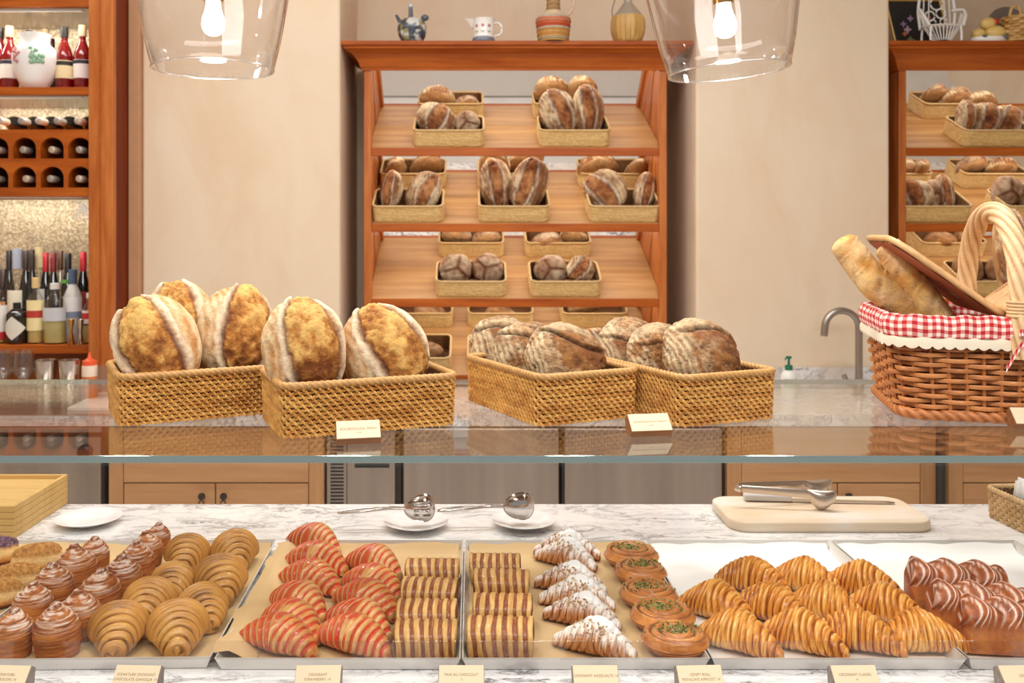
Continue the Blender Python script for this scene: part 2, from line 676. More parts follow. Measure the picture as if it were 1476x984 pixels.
def bread_cabinet(x0, x1, label):
    w = x1 - x0
    t = thing('bread_cabinet', label, 'cabinet', ((x0 + x1) / 2, 4.58, 0))
    h = w / 2
    zb, zt = ZR - .02, EYE + .937
    for s in (-1, 1):
        bevel(MB().box(min(s * h, s * (h - .038)), max(s * h, s * (h - .038)), 0, .05, zb, zt - .1).build('post', M['cherry_v'], t, False), .004)
        MB().box(min(s * h, s * (h - .022)), max(s * h, s * (h - .022)), .05, .5, zb, zt - .06).build('side_panel', M['cherry_v'], t, False)
    MB().box(-h, h, .5, .515, zb, zt).build('back_panel', M['cherry'], t, False)
    MB().box(-h - .01, h + .01, -.005, .51, zt - .06, zt - .045).build('top_board', M['cherry'], t, False)
    # cornice: a moulded profile mitred round the front and both ends
    prof = [(0, -.128), (.008, -.128), (.01, -.118), (.016, -.112), (.022, -.095), (.034, -.072), (.052, -.052), (.074, -.038), (.09, -.033), (.092, -.024), (.104, -.018), (.106, 0), (0, 0)]
    A = []
    for p, q in prof:
        A.append([(-h - p, .45, zt + q), (-h - p, -p, zt + q), (h + p, -p, zt + q), (h + p, .45, zt + q)])
    A = np.array(A)
    bb = MB().grid(A)
    bb.box(-h - .104, h + .104, -.104, .45, zt - .012, zt - .0005)
    bb.build('cornice', M['cherry'], t, False)
    hi = h - .024
    for k, zf in enumerate(ZF):
        # sloping boards: two planks with an open joint
        for a, c in ((0.0, .497), (.503, 1.0)):
            pts = []
            for dz in (-.02, 0):
                for q in (a, c):
                    for x in (-hi, hi):
                        pts.append((x, .02 + q * SA, zf + q * SR + dz))
            MB().hexa(pts).build('plank', M['cherry_shelf'], t, False)
        bevel(MB().box(-h + .0385, h - .0385, 0, .02, zf - .042, zf).build('shelf_lip', M['cherry'], t, False), .003)
        d = Vector((0, -.4265, .9045))
        p0 = Vector((0, .02 + SA, zf + SR))
        ln = .312 if k else .33
        pts = []
        nrm = Vector((0, -.9045, -.4265))
        for off in (.0, ln):
            for th in (0, -.004):
                for x in (-hi, hi):
                    q = p0 + d * off + nrm * th
                    pts.append((x, q.y, q.z))
        MB().hexa(pts).build('mirror', M['mirror'], t, False)
        led_strip(t, hi - .05, p0 + d * (ln - .004) + nrm * .02, 2.9)
    return t


bread_cabinet(-.54, .976, 'cherry wood bread cabinet with four sloping mirrored shelves in the middle')
bread_cabinet(2.136, 3.652, 'cherry wood bread cabinet at right edge behind the picnic basket')

# ---------------------------------------------------------------- bar unit on the left
BD = 4.234
t = thing('bar_cabinet', 'tall cherry wood bar cabinet at far left holding bottles', 'cabinet', (-2.2, BD, 0))
BX0, BX1 = -2.75 + 2.2, -1.775 + 2.2
tw = NT('speckled_mirror')
n1 = tw.noise(tw.coord(), 90, 3, .6)
n2 = tw.noise(tw.coord(), 7, 3, .6)
c = tw.mix(tw.ramp(n1, [(.32, lin(156, 138, 112)), (.5, lin(204, 186, 152)), (.70, lin(248, 236, 208))]), lin(140, 136, 142),
           tw.ramp(n2, [(.58, (0, 0, 0)), (.72, (.7, .7, .7))]))
tw.prin(c, .28, .45, tw.bump(n1, .5, .004))
M['speckle'] = tw.m
MB().box(BX0, BX1 + .1, .46, .48, ZR, EYE + 1.2).build('back_panel', M['speckle'], t, False)
for xa, xb in ((BX0 - .06, BX0), (BX1 + .002, BX1 + .117)):
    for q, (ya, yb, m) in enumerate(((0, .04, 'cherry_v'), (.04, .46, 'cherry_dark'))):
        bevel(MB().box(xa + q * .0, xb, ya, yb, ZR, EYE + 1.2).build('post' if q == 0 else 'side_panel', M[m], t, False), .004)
bevel(MB().box(BX1 + .055, BX1 + .06, -.004, 0, ZR, EYE + 1.2).build('bead', M['cherry'], t, False), .001)


def zb_(py, D=BD):
    return EYE - (py - VY) * D / F


def shelfb(z0, z1, y0=.01, name='shelf'):
    return bevel(MB().box(BX0 + .001, BX1, y0, .455, z0, z1).build(name, M['cherry'], t, False), .003)


shelfb(zb_(9), zb_(-40), name='top_rail')
MB().box(BX0 + .002, BX1 - .001, .03, .45, zb_(9) - .004, zb_(9) - .001).build('soffit', M['steel_top'], t, False)
SZ1 = zb_(125)
shelfb(zb_(136), SZ1)
MB().box(BX0 + .002, BX1 - .001, .03, .45, zb_(136) - .004, zb_(136) - .001).build('soffit', M['steel_top'], t, False)
RZ1, RZ0 = zb_(186), zb_(283)
SZ2 = zb_(499.5)
shelfb(zb_(512), SZ2, .06)
MB().box(BX0 + .001, BX1, .3, .455, ZR + .001, zb_(512)).build('kick_panel', M['cherry'], t, False)
for z_, pw in ((zb_(9) - .012, 5), (zb_(136) - .012, 4), (RZ0 - .008, 4)):
    hw_ = (BX1 - BX0) / 2 - .05
    led_strip(t, hw_, Vector(((BX0 + BX1) / 2, .06, z_)), pw, (0, .35, -1))  # strips added to brighten the inside of the bar
# bottle rack with arched openings
cx = [xat(33, BD) + 2.2 + (k - 4) * .128 for k in range(4)]
cx = [xat(p, BD) + 2.2 for p in (-127, -87, -47, -7, 33, 73, 113)]
rows = [zb_(228), zb_(270)]
rk = MB()
rw, ah = .0535, .098
zs = [RZ0, rows[1], rows[1] + ah, rows[0], rows[0] + ah, RZ1]
xs = [BX0 + .001] + sum([[c - rw, c + rw] for c in cx], []) + [BX1 - .001]
for i in range(0, len(xs), 2):
    if xs[i + 1] - xs[i] > .002:
        rk.box(xs[i], xs[i + 1], .015, .42, RZ0, RZ1)
for c in cx:
    for za, zc in ((RZ0, rows[1]), (rows[1] + ah, rows[0]), (rows[0] + ah, RZ1)):
        rk.box(c - rw, c + rw, .015, .42, za, zc)
    for r in rows:     # spandrels of the arch
        for s in (-1, 1):
            arc = [(c + s * rw * math.cos(a), r + ah - .05 + .05 * math.sin(a)) for a in np.linspace(0, PI / 2, 7)]
            poly = arc + [(c + s * rw, r + ah)]
            if s > 0:
                poly = poly[::-1]
            rk.prism(poly, .015, .04)
        rk.box(c - rw, c + rw, .41, .42, r, r + ah)
rk.build('bottle_rack', M['cherry'], t, False)

# ---------------------------------------------------------------- front counter with glass case
t = thing('display_counter', 'white veined marble display counter carrying the pastry trays', 'counter', (0, 1.28, 0))
bevel(MB().box(-1.9, 2.3, 0, 1.05, ZC - .03, ZC).build('marble_top', M['marble'], t, False), .003)
MB().box(-1.88, 2.28, .03, 1.0, .02, ZC - .03).build('body', M['oak'], t, False)
MB().box(-1.88, 2.28, 1.0, 1.012, .02, ZC - .03).build('back_panel', M['white'], t, False)

GX0, GX1, GY0, GY1 = -1.85, 2.25, 1.444, 2.19
t = thing('glass_case', 'clear glass shelf and front panes above the pastry counter', 'display case', (0, GY0, 0))
GT = .0115
MB().box(GX0, GX1, .0, GY1 - GY0, ZG - GT, ZG).build('glass_shelf', M['glass'], t, False)
eb = MB().box(GX0, GX1, -.0012, -.0002, ZG - GT, ZG)
bevel(eb.build('front_edge', M['edge'], t, False), .0003)
MB().box(GX0, GX1, GY1 - GY0 + .0002, GY1 - GY0 + .0012, ZG - GT, ZG).build('rear_edge', M['edge'], t, False)
xs_ = xat(671, 1.43)
for xa, xb in ((GX0, xs_ - .0008), (xs_ + .0008, GX1)):
    MB().box(xa, xb, -.012, -.004, .9335, ZG - GT - .001).build('front_pane', M['pane'], t, False)
MB().box(GX0, GX1, -.0145, -.0122, .9336, .962).build('reflection_band', M['reflection_tint'], t, False)  # tinted strip added to imitate a reflection band low on the panes
for x in (GX0 + .1, GX1 - .1):
    MB().tube([(x, GY1 - GY0 - .03, ZC), (x, GY1 - GY0 - .03, ZG - GT)], .012, 12).build('post', M['chrome'], t)

# ================================================================ baked goods: generators
M['crust'] = crust('bread_crust', .78, .42, 240, .55)
M['crust_rye'] = crust('rye_crust', .85, .5, 300, .8)
M['flaky'] = crust('flaky_pastry', .38, .24, 120, .35, .45)
M['glazed'] = crust('glazed_pastry', .32, .28, 140, .35, .75)
M['sugared'] = crust('sugared_pastry', .6, .25, 420, .35)
M['brioche'] = crust('brioche_crust', .5, .34, 170, .5, .10)
M['rolled'] = crust('rolled_pastry', .4, .26, 200, .4, .3)
M['cocoa'] = crust('cocoa_pastry', .42, .16, 160, .22, .3)
M['crumby'] = crust('crumb_topping', .85, .4, 420, .9)


def grain_uv(nu, nv, seed, su, sv, o=3):
    """periodic noise over (t, phi): streaks along the bands"""
    u = np.linspace(0, 1, nu)[:, None] * np.ones((1, nv))
    th = np.arange(nv)[None] * 2 * PI / nv * np.ones((nu, 1))
    return fbm(np.stack([u * su, np.cos(th) * sv, np.sin(th) * sv], -1) + seed * 7.3, seed, o)


def croissant(seed, L=.135, W=.062, H=.05, nl=5, tc=0.0, bend=.10, tip=.16, power=1.5, cols=None, stripe=None,
              step=.5, skew=.10, nu=150, nv=36, flat=.55, sugar=0.0, streak=.5, ew=.10, bulge=.09):
    """spine along x, resting on z = 0; returns MB"""
    t = np.linspace(-1, 1, nu)[:, None] * np.ones((1, nv))
    ph = np.arange(nv)[None] * 2 * PI / nv * np.ones((nu, 1))
    a = np.where(t >= tc, (t - tc) / (1 - tc), (tc - t) / (1 + tc))
    sgn = np.where(t >= tc, 1, -1)
    a = a + skew * np.sin(ph + seed) * (.3 + a) * (1 - a) * 1.2
    a = np.clip(a, 0, 1)
    env = lambda x: tip + (1 - tip) * np.clip(1 - x ** power, 0, 1) ** .8
    s = a * (nl + .5) + .5 + .22 * vnoise(np.stack([np.cos(ph), np.sin(ph), sgn * 3.0], -1) + seed, seed)
    k = np.floor(s)
    fr = s - k
    ek = env(np.clip((k - .1) / (nl + .5), 0, 1))
    r = env(a) * (1 - step) + ek * step + bulge * (np.sin(PI * np.clip(fr, 0, 1)) ** .6 - .6) * (.35 + env(a))
    end = np.clip((1 - np.abs(t)) / .035, 0, 1)
    r = r * np.sqrt(end * (2 - end))
    fine = grain_uv(nu, nv, seed, 60, 1.3)
    r = r * (1 + .03 * fine + .05 * grain_uv(nu, nv, seed + 3, 4, 1.0, 2))
    hh = np.where(np.cos(ph) < 0, flat, 1.0)
    y = np.sin(ph) * r * W / 2
    z = np.cos(ph) * r * H * .62 * hh
    x = t * L / 2
    y = y - bend * L * (np.abs(t) ** 2)
    zc = H * .62 * flat * (tip * .8 + (1 - tip * .8) * env(np.abs(t)))
    z = np.maximum(z + zc, .0005 + 0 * z)
    V = np.stack([x, y, z], -1)
    lo, mid, hi = cols
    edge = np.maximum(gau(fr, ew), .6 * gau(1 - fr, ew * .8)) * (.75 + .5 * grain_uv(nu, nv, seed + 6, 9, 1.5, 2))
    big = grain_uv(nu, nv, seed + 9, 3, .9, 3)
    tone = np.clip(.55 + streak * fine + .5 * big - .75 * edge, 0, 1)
    col = mixc(mixc(np.broadcast_to(lo, V.shape), np.broadcast_to(mid, V.shape), np.clip(tone * 2, 0, 1)),
               np.broadcast_to(hi, V.shape), np.clip(tone * 2 - 1, 0, 1))
    if stripe is not None:
        sc, ph0, wd = stripe
        q = np.abs(((s * 1.0 + ph0) % 1.0) - .5)
        m = sstep(wd, wd - .06, q) * (.82 + .5 * fine).clip(0, 1)
        m = np.clip(m * (1 - .25 * (big > .35)), 0, 1)
        col = mixc(col, np.broadcast_to(sc, V.shape) * (1 + .35 * fine[..., None]), m)
    if sugar:
        up = sstep(.35, 1.0, np.cos(ph) + .6 * fine + .6 * big)
        col = mixc(col, np.broadcast_to(L3(250, 244, 236), V.shape), np.clip(up * sugar * (1 - .6 * edge), 0, 1))
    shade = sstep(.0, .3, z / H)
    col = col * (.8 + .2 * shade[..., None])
    b = MB()
    b.grid(V, cv=True, col=col)
    return b


GOLD = (L3(150, 70, 8), L3(224, 142, 42), L3(250, 202, 112))
DOUGH = (L3(170, 92, 34), L3(222, 158, 84), L3(244, 204, 142))
COCOA = (L3(92, 46, 8), L3(206, 146, 68), L3(224, 172, 92))
HAZEL = (L3(104, 48, 16), L3(188, 116, 56), L3(226, 172, 106))
RED = L3(206, 42, 8)


def pain(seed, L=.098, W=.066, H=.050, n=6.6):
    nu, nv = 140, 40
    t = np.linspace(-1, 1, nu)[:, None] * np.ones((1, nv))
    ph = np.arange(nv)[None] * 2 * PI / nv * np.ones((nu, 1))
    rng = random.Random(seed)
    ee = np.clip((1 - np.abs(t)) / .09, 0, 1)
    end = .80 + .20 * np.sqrt(ee * (2 - ee))
    hard = np.clip((1 - np.abs(t)) / .012, 0, 1)
    end = np.where(np.abs(t) > .988, end * (.0 + 1.0 * hard), end)
    fine = grain_uv(nu, nv, seed, 30, 1.4)
    q = (t + .05 * np.sin(ph * 1.0 + seed) + .012 * fine + .035 * vnoise(np.stack([t * 4, np.cos(ph) * 1.5, np.sin(ph) * 1.5], -1), seed)) * n / 2 + .25 + .1 * seed
    dk = sstep(.26, .32, np.abs((q % 1) - .5) * 1.0 + .05 * vnoise(np.stack([np.floor(q), q * 0, q * 0], -1), seed))
    sp = lambda v, e: np.sign(v) * np.abs(v) ** e
    r = end * (1 + .06 * (1 - dk) * np.clip(np.cos(PI * ((q % 1) - .5)), 0, 1) + .012 * fine)
    y = sp(np.sin(ph), .8) * W / 2 * r
    z = sp(np.cos(ph), .8) * H / 2 * r + H / 2 - .002
    z = np.maximum(z, .0005)
    x = t * L / 2 * (1 + .03 * np.cos(ph))
    V = np.stack([x, y, z], -1)
    lt = mixc(np.broadcast_to(L3(206, 150, 78), V.shape), np.broadcast_to(L3(236, 192, 118), V.shape), np.clip(.5 + fine, 0, 1))
    sparkle = vnoise(V * 900, seed)
    dkc = mixc(np.broadcast_to(L3(128, 58, 16), V.shape), np.broadcast_to(L3(220, 144, 84), V.shape), np.clip(sparkle * 1.6 - .25, 0, 1))
    dkc = mixc(dkc, np.broadcast_to(L3(160, 84, 32), V.shape), np.clip(.3 + fine, 0, .5))
    col = mixc(lt, dkc, dk)
    e = gau(np.abs((q % 1) - .5) - .34, .035)
    col = col * (1 - .35 * e[..., None])
    # swirl of dough at both ends
    rr = np.abs(t) > .90
    sw = np.sin(ph + hard * 9 + (1 - np.abs(t)) * 400)
    col = np.where((rr & (np.abs(t) > .955))[..., None], col * (.62 + .25 * sw[..., None]), col)
    b = MB()
    b.grid(V, cv=True, col=col)
    return b


def roll(seed, R=.054, H=.036):
    nu, nv = 70, 72
    u = np.linspace(0, 1, nu)[:, None] * np.ones((1, nv))
    th = np.arange(nv)[None] * 2 * PI / nv * np.ones((nu, 1))
    top = u < .62
    rho = np.where(top, u / .62, 1.0)
    q = np.clip((u - .62) / .38, 0, 1)
    r = np.where(top, rho, 1 + .035 * np.sin(PI * q * 1.2) - .30 * q ** 1.2)
    fine = grain_uv(nu, nv, seed, 30, 2.0)
    sp = rho * 3.4 - th / (2 * PI)
    fr = sp % 1.0
    ridge = np.sin(PI * fr) ** .6
    z = np.where(top, H * (.80 + .10 * (1 - rho ** 2)) + .0062 * (ridge - .5) * sstep(.02, .18, rho) - .006 * gau(rho, .2), H * .8 * (1 - q))
    z = z - np.where(top, .010 * sstep(.86, 1.0, rho), .010 * (1 - q))
    r = r * (1 + .018 * np.sin(q * 26) * (q > 0) + .03 * vnoise(np.stack([np.cos(th), np.sin(th), th * 0], -1) * 1.2, seed) + .008 * fine)
    V = np.stack([np.cos(th) * r * R, np.sin(th) * r * R, np.maximum(z, 0.0003)], -1)
    tone = np.clip(.5 + .6 * fine + .35 * grain_uv(nu, nv, seed + 5, 3, 1.4) + .25 * (ridge - .6) * top, 0, 1)
    col = mixc(np.broadcast_to(L3(156, 74, 22), V.shape), np.broadcast_to(L3(232, 154, 76), V.shape), tone)
    groove = gau(np.minimum(fr, 1 - fr), .10) * top * sstep(.05, .2, rho)
    col = col * (1 - .55 * groove[..., None])
    lines = (.5 + .5 * np.sin(q * 60 + fine * 3)) * (q > .02)
    col = mixc(col, np.broadcast_to(L3(190, 112, 52), V.shape), .5 * lines * (q < .5))
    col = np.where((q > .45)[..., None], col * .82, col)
    b = MB()
    b.grid(V, cv=True, col=col)
    return b


def surface(mb):
    """height of a shape's upper surface over (x, y), or None"""
    from mathutils.bvhtree import BVHTree
    bv = BVHTree.FromPolygons(np.concatenate(mb.v).tolist(), mb.f)

    def z(x, y):
        h = bv.ray_cast(Vector((x, y, 1)), Vector((0, 0, -1)))[0]
        return None if h is None else h.z
    return z


def crumbs(n, fn, seed, size, cols):
    """n small faceted crumbs; fn(rng) gives a resting point"""
    rng = random.Random(seed)
    b = MB()
    oct_ = np.array([(1, 0, 0), (-1, 0, 0), (0, 1, 0), (0, -1, 0), (0, 0, 1), (0, 0, -1)], float)
    Fc = [(0, 2, 4), (2, 1, 4), (1, 3, 4), (3, 0, 4), (2, 0, 5), (1, 2, 5), (3, 1, 5), (0, 3, 5)]
    for i in range(n):
        p = fn(rng)
        if p is None:
            continue
        p = np.array(p)
        s = size * rng.uniform(.6, 1.35)
        e = np.array(Euler((rng.uniform(0, 6), rng.uniform(0, 6), rng.uniform(0, 6))).to_matrix())
        V = (oct_ * np.array([1, rng.uniform(.6, 1), rng.uniform(.5, .8)]) * s) @ e.T + p
        c = np.array(cols[rng.randrange(len(cols))]) * rng.uniform(.8, 1.15)
        b.add(V, Fc, np.tile(c, (6, 1)))
    return b


def cruffin(seed, R=.037, H=.082):
    nu, nv = 90, 56
    u = np.linspace(0, 1, nu)[:, None] * np.ones((1, nv))
    th = np.arange(nv)[None] * 2 * PI / nv * np.ones((nu, 1))
    prof_u = [0, .08, .30, .46, .54, .64, .76, .86, .92, .965, 1.0]
    prof_r = [.86, .91, .98, 1.0, .98, .90, .70, .42, .27, .20, .0]
    prof_z = [0, .03, .28, .45, .53, .63, .75, .86, .93, .985, 1.0]
    r = np.interp(u, prof_u, prof_r)
    z = np.interp(u, prof_u, prof_z)
    fine = grain_uv(nu, nv, seed, 40, 1.5)
    sp = (u * 7.5 - th / (2 * PI) + .08 * fine)
    fr = sp % 1
    band = sstep(.46, .6, u) * sstep(1.0, .95, u)
    r = r * (1 + .10 * (fr - .5) * band + .012 * fine + .05 * vnoise(np.stack([np.cos(th), np.sin(th), u * 2], -1) * .9, seed))
    z = z + .02 * (fr - .5) * band
    lean = .12 * np.maximum(z - .5, 0)
    x = np.cos(th) * r * R + lean * R * math.cos(seed * 2.1) * 2
    y = np.sin(th) * r * R + lean * R * math.sin(seed * 2.1) * 2
    V = np.stack([x, y, z * H + .0004], -1)
    tone = np.clip(.45 + .7 * fine + .3 * grain_uv(nu, nv, seed + 5, 3, 1), 0, 1)
    low = mixc(np.broadcast_to(L3(136, 58, 14), V.shape), np.broadcast_to(L3(222, 144, 66), V.shape), tone)
    edge = gau(fr - .03, .12) * band
    col = low * (1 - .45 * edge[..., None])
    knobm = sstep(.88, .93, u)
    col = mixc(col, np.broadcast_to(L3(116, 56, 30), V.shape), knobm * .6)
    sug = sstep(.50, .72, u) * np.clip(.26 + 1.2 * fine + .9 * grain_uv(nu, nv, seed + 2, 6, 1.6) - .6 * edge - .35 * (fr < .3), 0, .85)
    col = mixc(col, np.broadcast_to(L3(246, 234, 222), V.shape), sug)
    b = MB()
    b.grid(V, cv=True, col=col, flip=True)
    b.lathe([(0, .0004), (R * .84, .0004)], nv)
    return b


def brioche(seed, L=.135, W=.072, H=.072, nb=3):
    """rectangular laminated loaf with curled ridges on top; long axis x"""
    nu, nv = 140, 96
    t = np.linspace(-1, 1, nu)[:, None] * np.ones((1, nv))
    ph = np.arange(nv)[None] * 2 * PI / nv * np.ones((nu, 1))
    sp = lambda v, e: np.sign(v) * np.abs(v) ** e
    ee = np.clip((1 - np.abs(t)) / .07, 0, 1)
    end = .93 + .07 * np.sqrt(ee * (2 - ee))
    end = np.where(np.abs(t) > .985, end * np.clip((1 - np.abs(t)) / .015, 0, 1), end)
    fine = grain_uv(nu, nv, seed, 30, 3.0)
    y = sp(np.sin(ph), .42)
    z = sp(np.cos(ph), .42)
    topm = sstep(.25, 1.0, z)
    bp = (t * .5 + .5) * nb + .22 * y * topm + .05 * seed
    bump_ = np.abs(np.sin(PI * bp)) ** .75
    r = end * (1 + .01 * fine)
    yy = y * W / 2 * r
    zz = z * H * .42 * r + H * .42
    bump_ = bump_ * sstep(1.0, .84, np.abs(t)) + .25 * sstep(.84, 1.0, np.abs(t))
    zz = zz + topm * (H * .20 * bump_ * (.55 + .45 * np.cos(y * 1.4)) - H * .04)
    xx = t * L / 2 + .006 * topm * np.sin(2 * PI * bp)
    V = np.stack([xx, yy, np.maximum(zz, .0004)], -1)
    tone = np.clip(.5 + .6 * fine + .5 * fbm(V * 45, seed), 0, 1)
    col = mixc(np.broadcast_to(L3(128, 54, 16), V.shape), np.broadcast_to(L3(196, 106, 44), V.shape), tone)
    # pale sugar lines following the curled layers over each ridge
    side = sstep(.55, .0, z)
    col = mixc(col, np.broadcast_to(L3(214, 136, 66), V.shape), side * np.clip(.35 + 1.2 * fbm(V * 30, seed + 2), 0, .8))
    f_ = bp % 1
    g = np.sin(2 * PI * (bp * 5.0 + .55 * np.abs(y) ** 1.5 + .10 * vnoise(V * 60, seed)))
    gl = sstep(.40, .9, g) * sstep(.30, .62, z) * np.clip(.25 + 1.6 * gau(f_ - .30, .20) + .8 * gau(f_ - .85, .10) + .8 * fbm(V * 40, seed + 7), 0, 1)
    col = mixc(col, np.broadcast_to(L3(246, 226, 212), V.shape), np.clip(gl, 0, .75))
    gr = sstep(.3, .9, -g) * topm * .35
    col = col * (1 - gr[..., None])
    b = MB()
    b.grid(V, cv=True, col=col)
    return b


def bun(seed, L=.094, W=.056, H=.056, kind='crumb'):
    nu, nv = 56, 48
    u = np.linspace(0, PI, nu)[:, None] * np.ones((1, nv))
    th = np.arange(nv)[None] * 2 * PI / nv * np.ones((nu, 1))
    sp = lambda v, e: np.sign(v) * np.abs(v) ** e
    x = sp(np.cos(u), .82)
    y = np.sin(u) ** .8 * np.sin(th)
    z = np.sin(u) ** .8 * np.cos(th)
    d = np.stack([x * 1.5, y, z], -1)
    top = sstep(.44, .56, z + .12 * fbm(d * 4, seed))
    rough = fbm(d * 11, seed, 4)
    rr = 1 + top * (.05 + .07 * rough * (1 if kind == 'crumb' else 1.9)) + .01 * rough
    zz = np.where(z < 0, z * .72, z)
    V = np.stack([x * rr * L / 2, y * rr * W / 2, np.maximum((zz * rr + .70) * H / 1.72, .0004)], -1)
    doughc = mixc(np.broadcast_to(L3(222, 158, 84), V.shape), np.broadcast_to(L3(246, 208, 142), V.shape), np.exp(-((z - .2) / .3) ** 2))
    doughc = mixc(doughc, np.broadcast_to(L3(136, 66, 28), V.shape), sstep(-.3, -.75, z))
    if kind == 'crumb':
        tc = mixc(np.broadcast_to(L3(146, 88, 34), V.shape), np.broadcast_to(L3(216, 158, 84), V.shape), np.clip(.5 + 1.1 * rough, 0, 1))
    else:
        tc = mixc(np.broadcast_to(L3(60, 34, 44), V.shape), np.broadcast_to(L3(150, 112, 128), V.shape), np.clip(.45 + 1.2 * rough, 0, 1))
    b = MB()
    b.grid(V, cv=True, col=mixc(doughc, tc, top), flip=True)
    return b


FLOUR = L3(238, 214, 172)


def loaf(seed, style='batard', a=.085, h=.11, d=.055, n=84, m=76, lean=0.0):
    """upright loaf: long axis z (half height h), half width a, half depth d, scored face towards -y, centre at the origin"""
    u = np.linspace(0.001, PI - .001, n)[:, None] * np.ones((1, m))
    th = np.arange(m)[None] * 2 * PI / m * np.ones((n, 1))
    z = np.cos(u)
    s = np.sin(u) ** .85
    x = s * np.cos(th)
    y = s * np.sin(th)
    D = np.stack([x, y, z], -1)
    front = sstep(.25, -.15, y)
    big = fbm(D * 1.6 + seed * 3.1, seed, 3)
    med = fbm(D * 5.5 + seed, seed + 4, 4)
    fin = fbm(D * 17, seed + 8, 3)
    rng = random.Random(seed * 7 + 1)
    rr = 1 + .07 * big + .012 * med
    if style in ('batard', 'country'):
        off = rng.choice((-.16, -.08, .12, .20))
        wo = .66 * np.sqrt(np.clip(1 - (z * .97) ** 2, 0.0004, 1)) + .015
        if style == 'country':
            wo = wo * .60
        xc = off + .18 * z * rng.uniform(-1, 1) + .05 * np.sin(z * 3 + seed)
        q = (x - xc) / wo + .10 * med
        ins = sstep(1.05, .9, np.abs(q)) * front
        rr = rr + ins * (.035 * (1 - np.clip(q, -1, 1) ** 2) + .065 * med + .022 * fin)
        ear = gau(q + 1.10, .15) * front
        ear2 = gau(q - 1.12, .14) * front
        gro = gau(q + .90, .07) * front
        gro2 = gau(q - .90, .055) * front
        rr = rr + .07 * ear + .045 * ear2 - .06 * gro - .04 * gro2
        if style == 'batard':
            g0, g1, g2 = L3(116, 60, 16), L3(176, 114, 48), L3(220, 174, 100)
        else:
            g0, g1, g2 = L3(92, 46, 18), L3(150, 90, 46), L3(190, 134, 84)
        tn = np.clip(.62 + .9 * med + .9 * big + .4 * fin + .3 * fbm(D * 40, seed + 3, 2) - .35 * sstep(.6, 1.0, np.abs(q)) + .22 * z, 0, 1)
        gold = mixc(mixc(np.broadcast_to(g0, D.shape), np.broadcast_to(g1, D.shape), np.clip(tn * 2, 0, 1)), np.broadcast_to(g2, D.shape), np.clip(tn * 2 - 1, 0, 1))
        ring = .5 + .5 * np.sin((x * 1.0 + .3 * z * z) * 34 + med * 2)
        fl = np.clip(.50 + .75 * big + .5 * med + .22 * (ring - .5) * 2 + .3 * fin, 0, 1)
        if style == 'country':
            fl = np.clip(fl - .27 + .5 * big, 0, 1)
            under = L3(134, 86, 48)
        else:
            under = L3(194, 134, 72)
        flour = mixc(np.broadcast_to(under, D.shape), np.broadcast_to(FLOUR, D.shape), fl)
        col = mixc(flour, gold, ins)
        dk = np.clip(gro * 1.1 + gro2 * .8, 0, 1) * np.clip(.85 + 1.2 * med, 0, 1)
        col = mixc(col, np.broadcast_to(L3(84, 40, 16), D.shape), dk * .85)
        col = mixc(col, np.broadcast_to(L3(246, 234, 212), D.shape), np.clip(ear * .55 + ear2 * .7, 0, .8) * np.clip(.8 + .6 * fin, 0, 1))
    elif style == 'rye':
        c0 = np.array([rng.uniform(-1.25, -.95), rng.uniform(.1, .5), rng.uniform(-.5, .1)])
        dist = np.linalg.norm(D - c0, axis=-1)
        ring = (.5 + .5 * np.sin(dist * 38 + med * 3)) * sstep(1.75, 1.15, dist + .5 * big)
        patch = sstep(-.10, .35, big * 1.3 + .55 * (-x) + .12)
        fl = np.clip(ring ** 1.3 * (.35 + .65 * patch) + .35 * sstep(.5, .95, patch + .5 * med) - .12 + .5 * fin + .35 * sstep(.38, .7, z) + .25 * fbm(D * 30, seed + 5, 2), 0, 1)
        base = mixc(np.broadcast_to(L3(104, 62, 30), D.shape), np.broadcast_to(L3(172, 118, 66), D.shape), np.clip(.5 + .8 * med + .5 * fin, 0, 1))
        col = mixc(base, np.broadcast_to(L3(226, 206, 168), D.shape), fl * .82)
        zc = .42 + .22 * np.sin(x * 2.2 + seed) - .25 * x
        cr = gau(z - zc + .09 * med, .045) * front * sstep(-.95, -.5, x) * sstep(.98, .5, x)
        lip = gau(z - zc - .10, .07) * front
        rr = rr - .075 * cr + .045 * lip + .02 * fin + .03 * med
        below = sstep(.0, -.12, z - zc) * sstep(-.55, -.12, z - zc) * front * sstep(.2, .5, .5 + big + x * .5)
        col = mixc(col, np.broadcast_to(L3(134, 78, 40), D.shape) * (1 + .4 * med[..., None]), below * .85)
        col = mixc(col, np.broadcast_to(L3(58, 28, 12), D.shape), np.clip(cr, 0, 1) * .9)
        br = gau(fbm(D * 3.2, seed + 21, 3), .035) * sstep(.2, .5, x + .4 * big) * front
        col = mixc(col, np.broadcast_to(L3(70, 36, 16), D.shape), br * .6)
        rr = rr - .03 * br
    elif style == 'boule':
        ang = np.arctan2(z, x)
        rad = np.sqrt(x * x + z * z)
        k = np.abs(np.sin(1.5 * ang + seed))
        cut = gau(k * rad, .13) * front * sstep(.95, .7, rad)
        rr = rr - .05 * gau(k * rad, .08) * front + .03 * med
        base = mixc(np.broadcast_to(L3(96, 52, 22), D.shape), np.broadcast_to(L3(158, 102, 58), D.shape), np.clip(.5 + .8 * med, 0, 1))
        fl = np.clip(.45 + .9 * big + .4 * med, 0, 1)
        col = mixc(base, np.broadcast_to(L3(226, 206, 174), D.shape), fl * .8 * (1 - cut))
        col = mixc(col, np.broadcast_to(L3(92, 46, 20), D.shape), cut * .8)
    else:      # plain dark disc of a loaf
        base = mixc(np.broadcast_to(L3(104, 62, 30), D.shape), np.broadcast_to(L3(176, 124, 76), D.shape), np.clip(.5 + .7 * med + .4 * big, 0, 1))
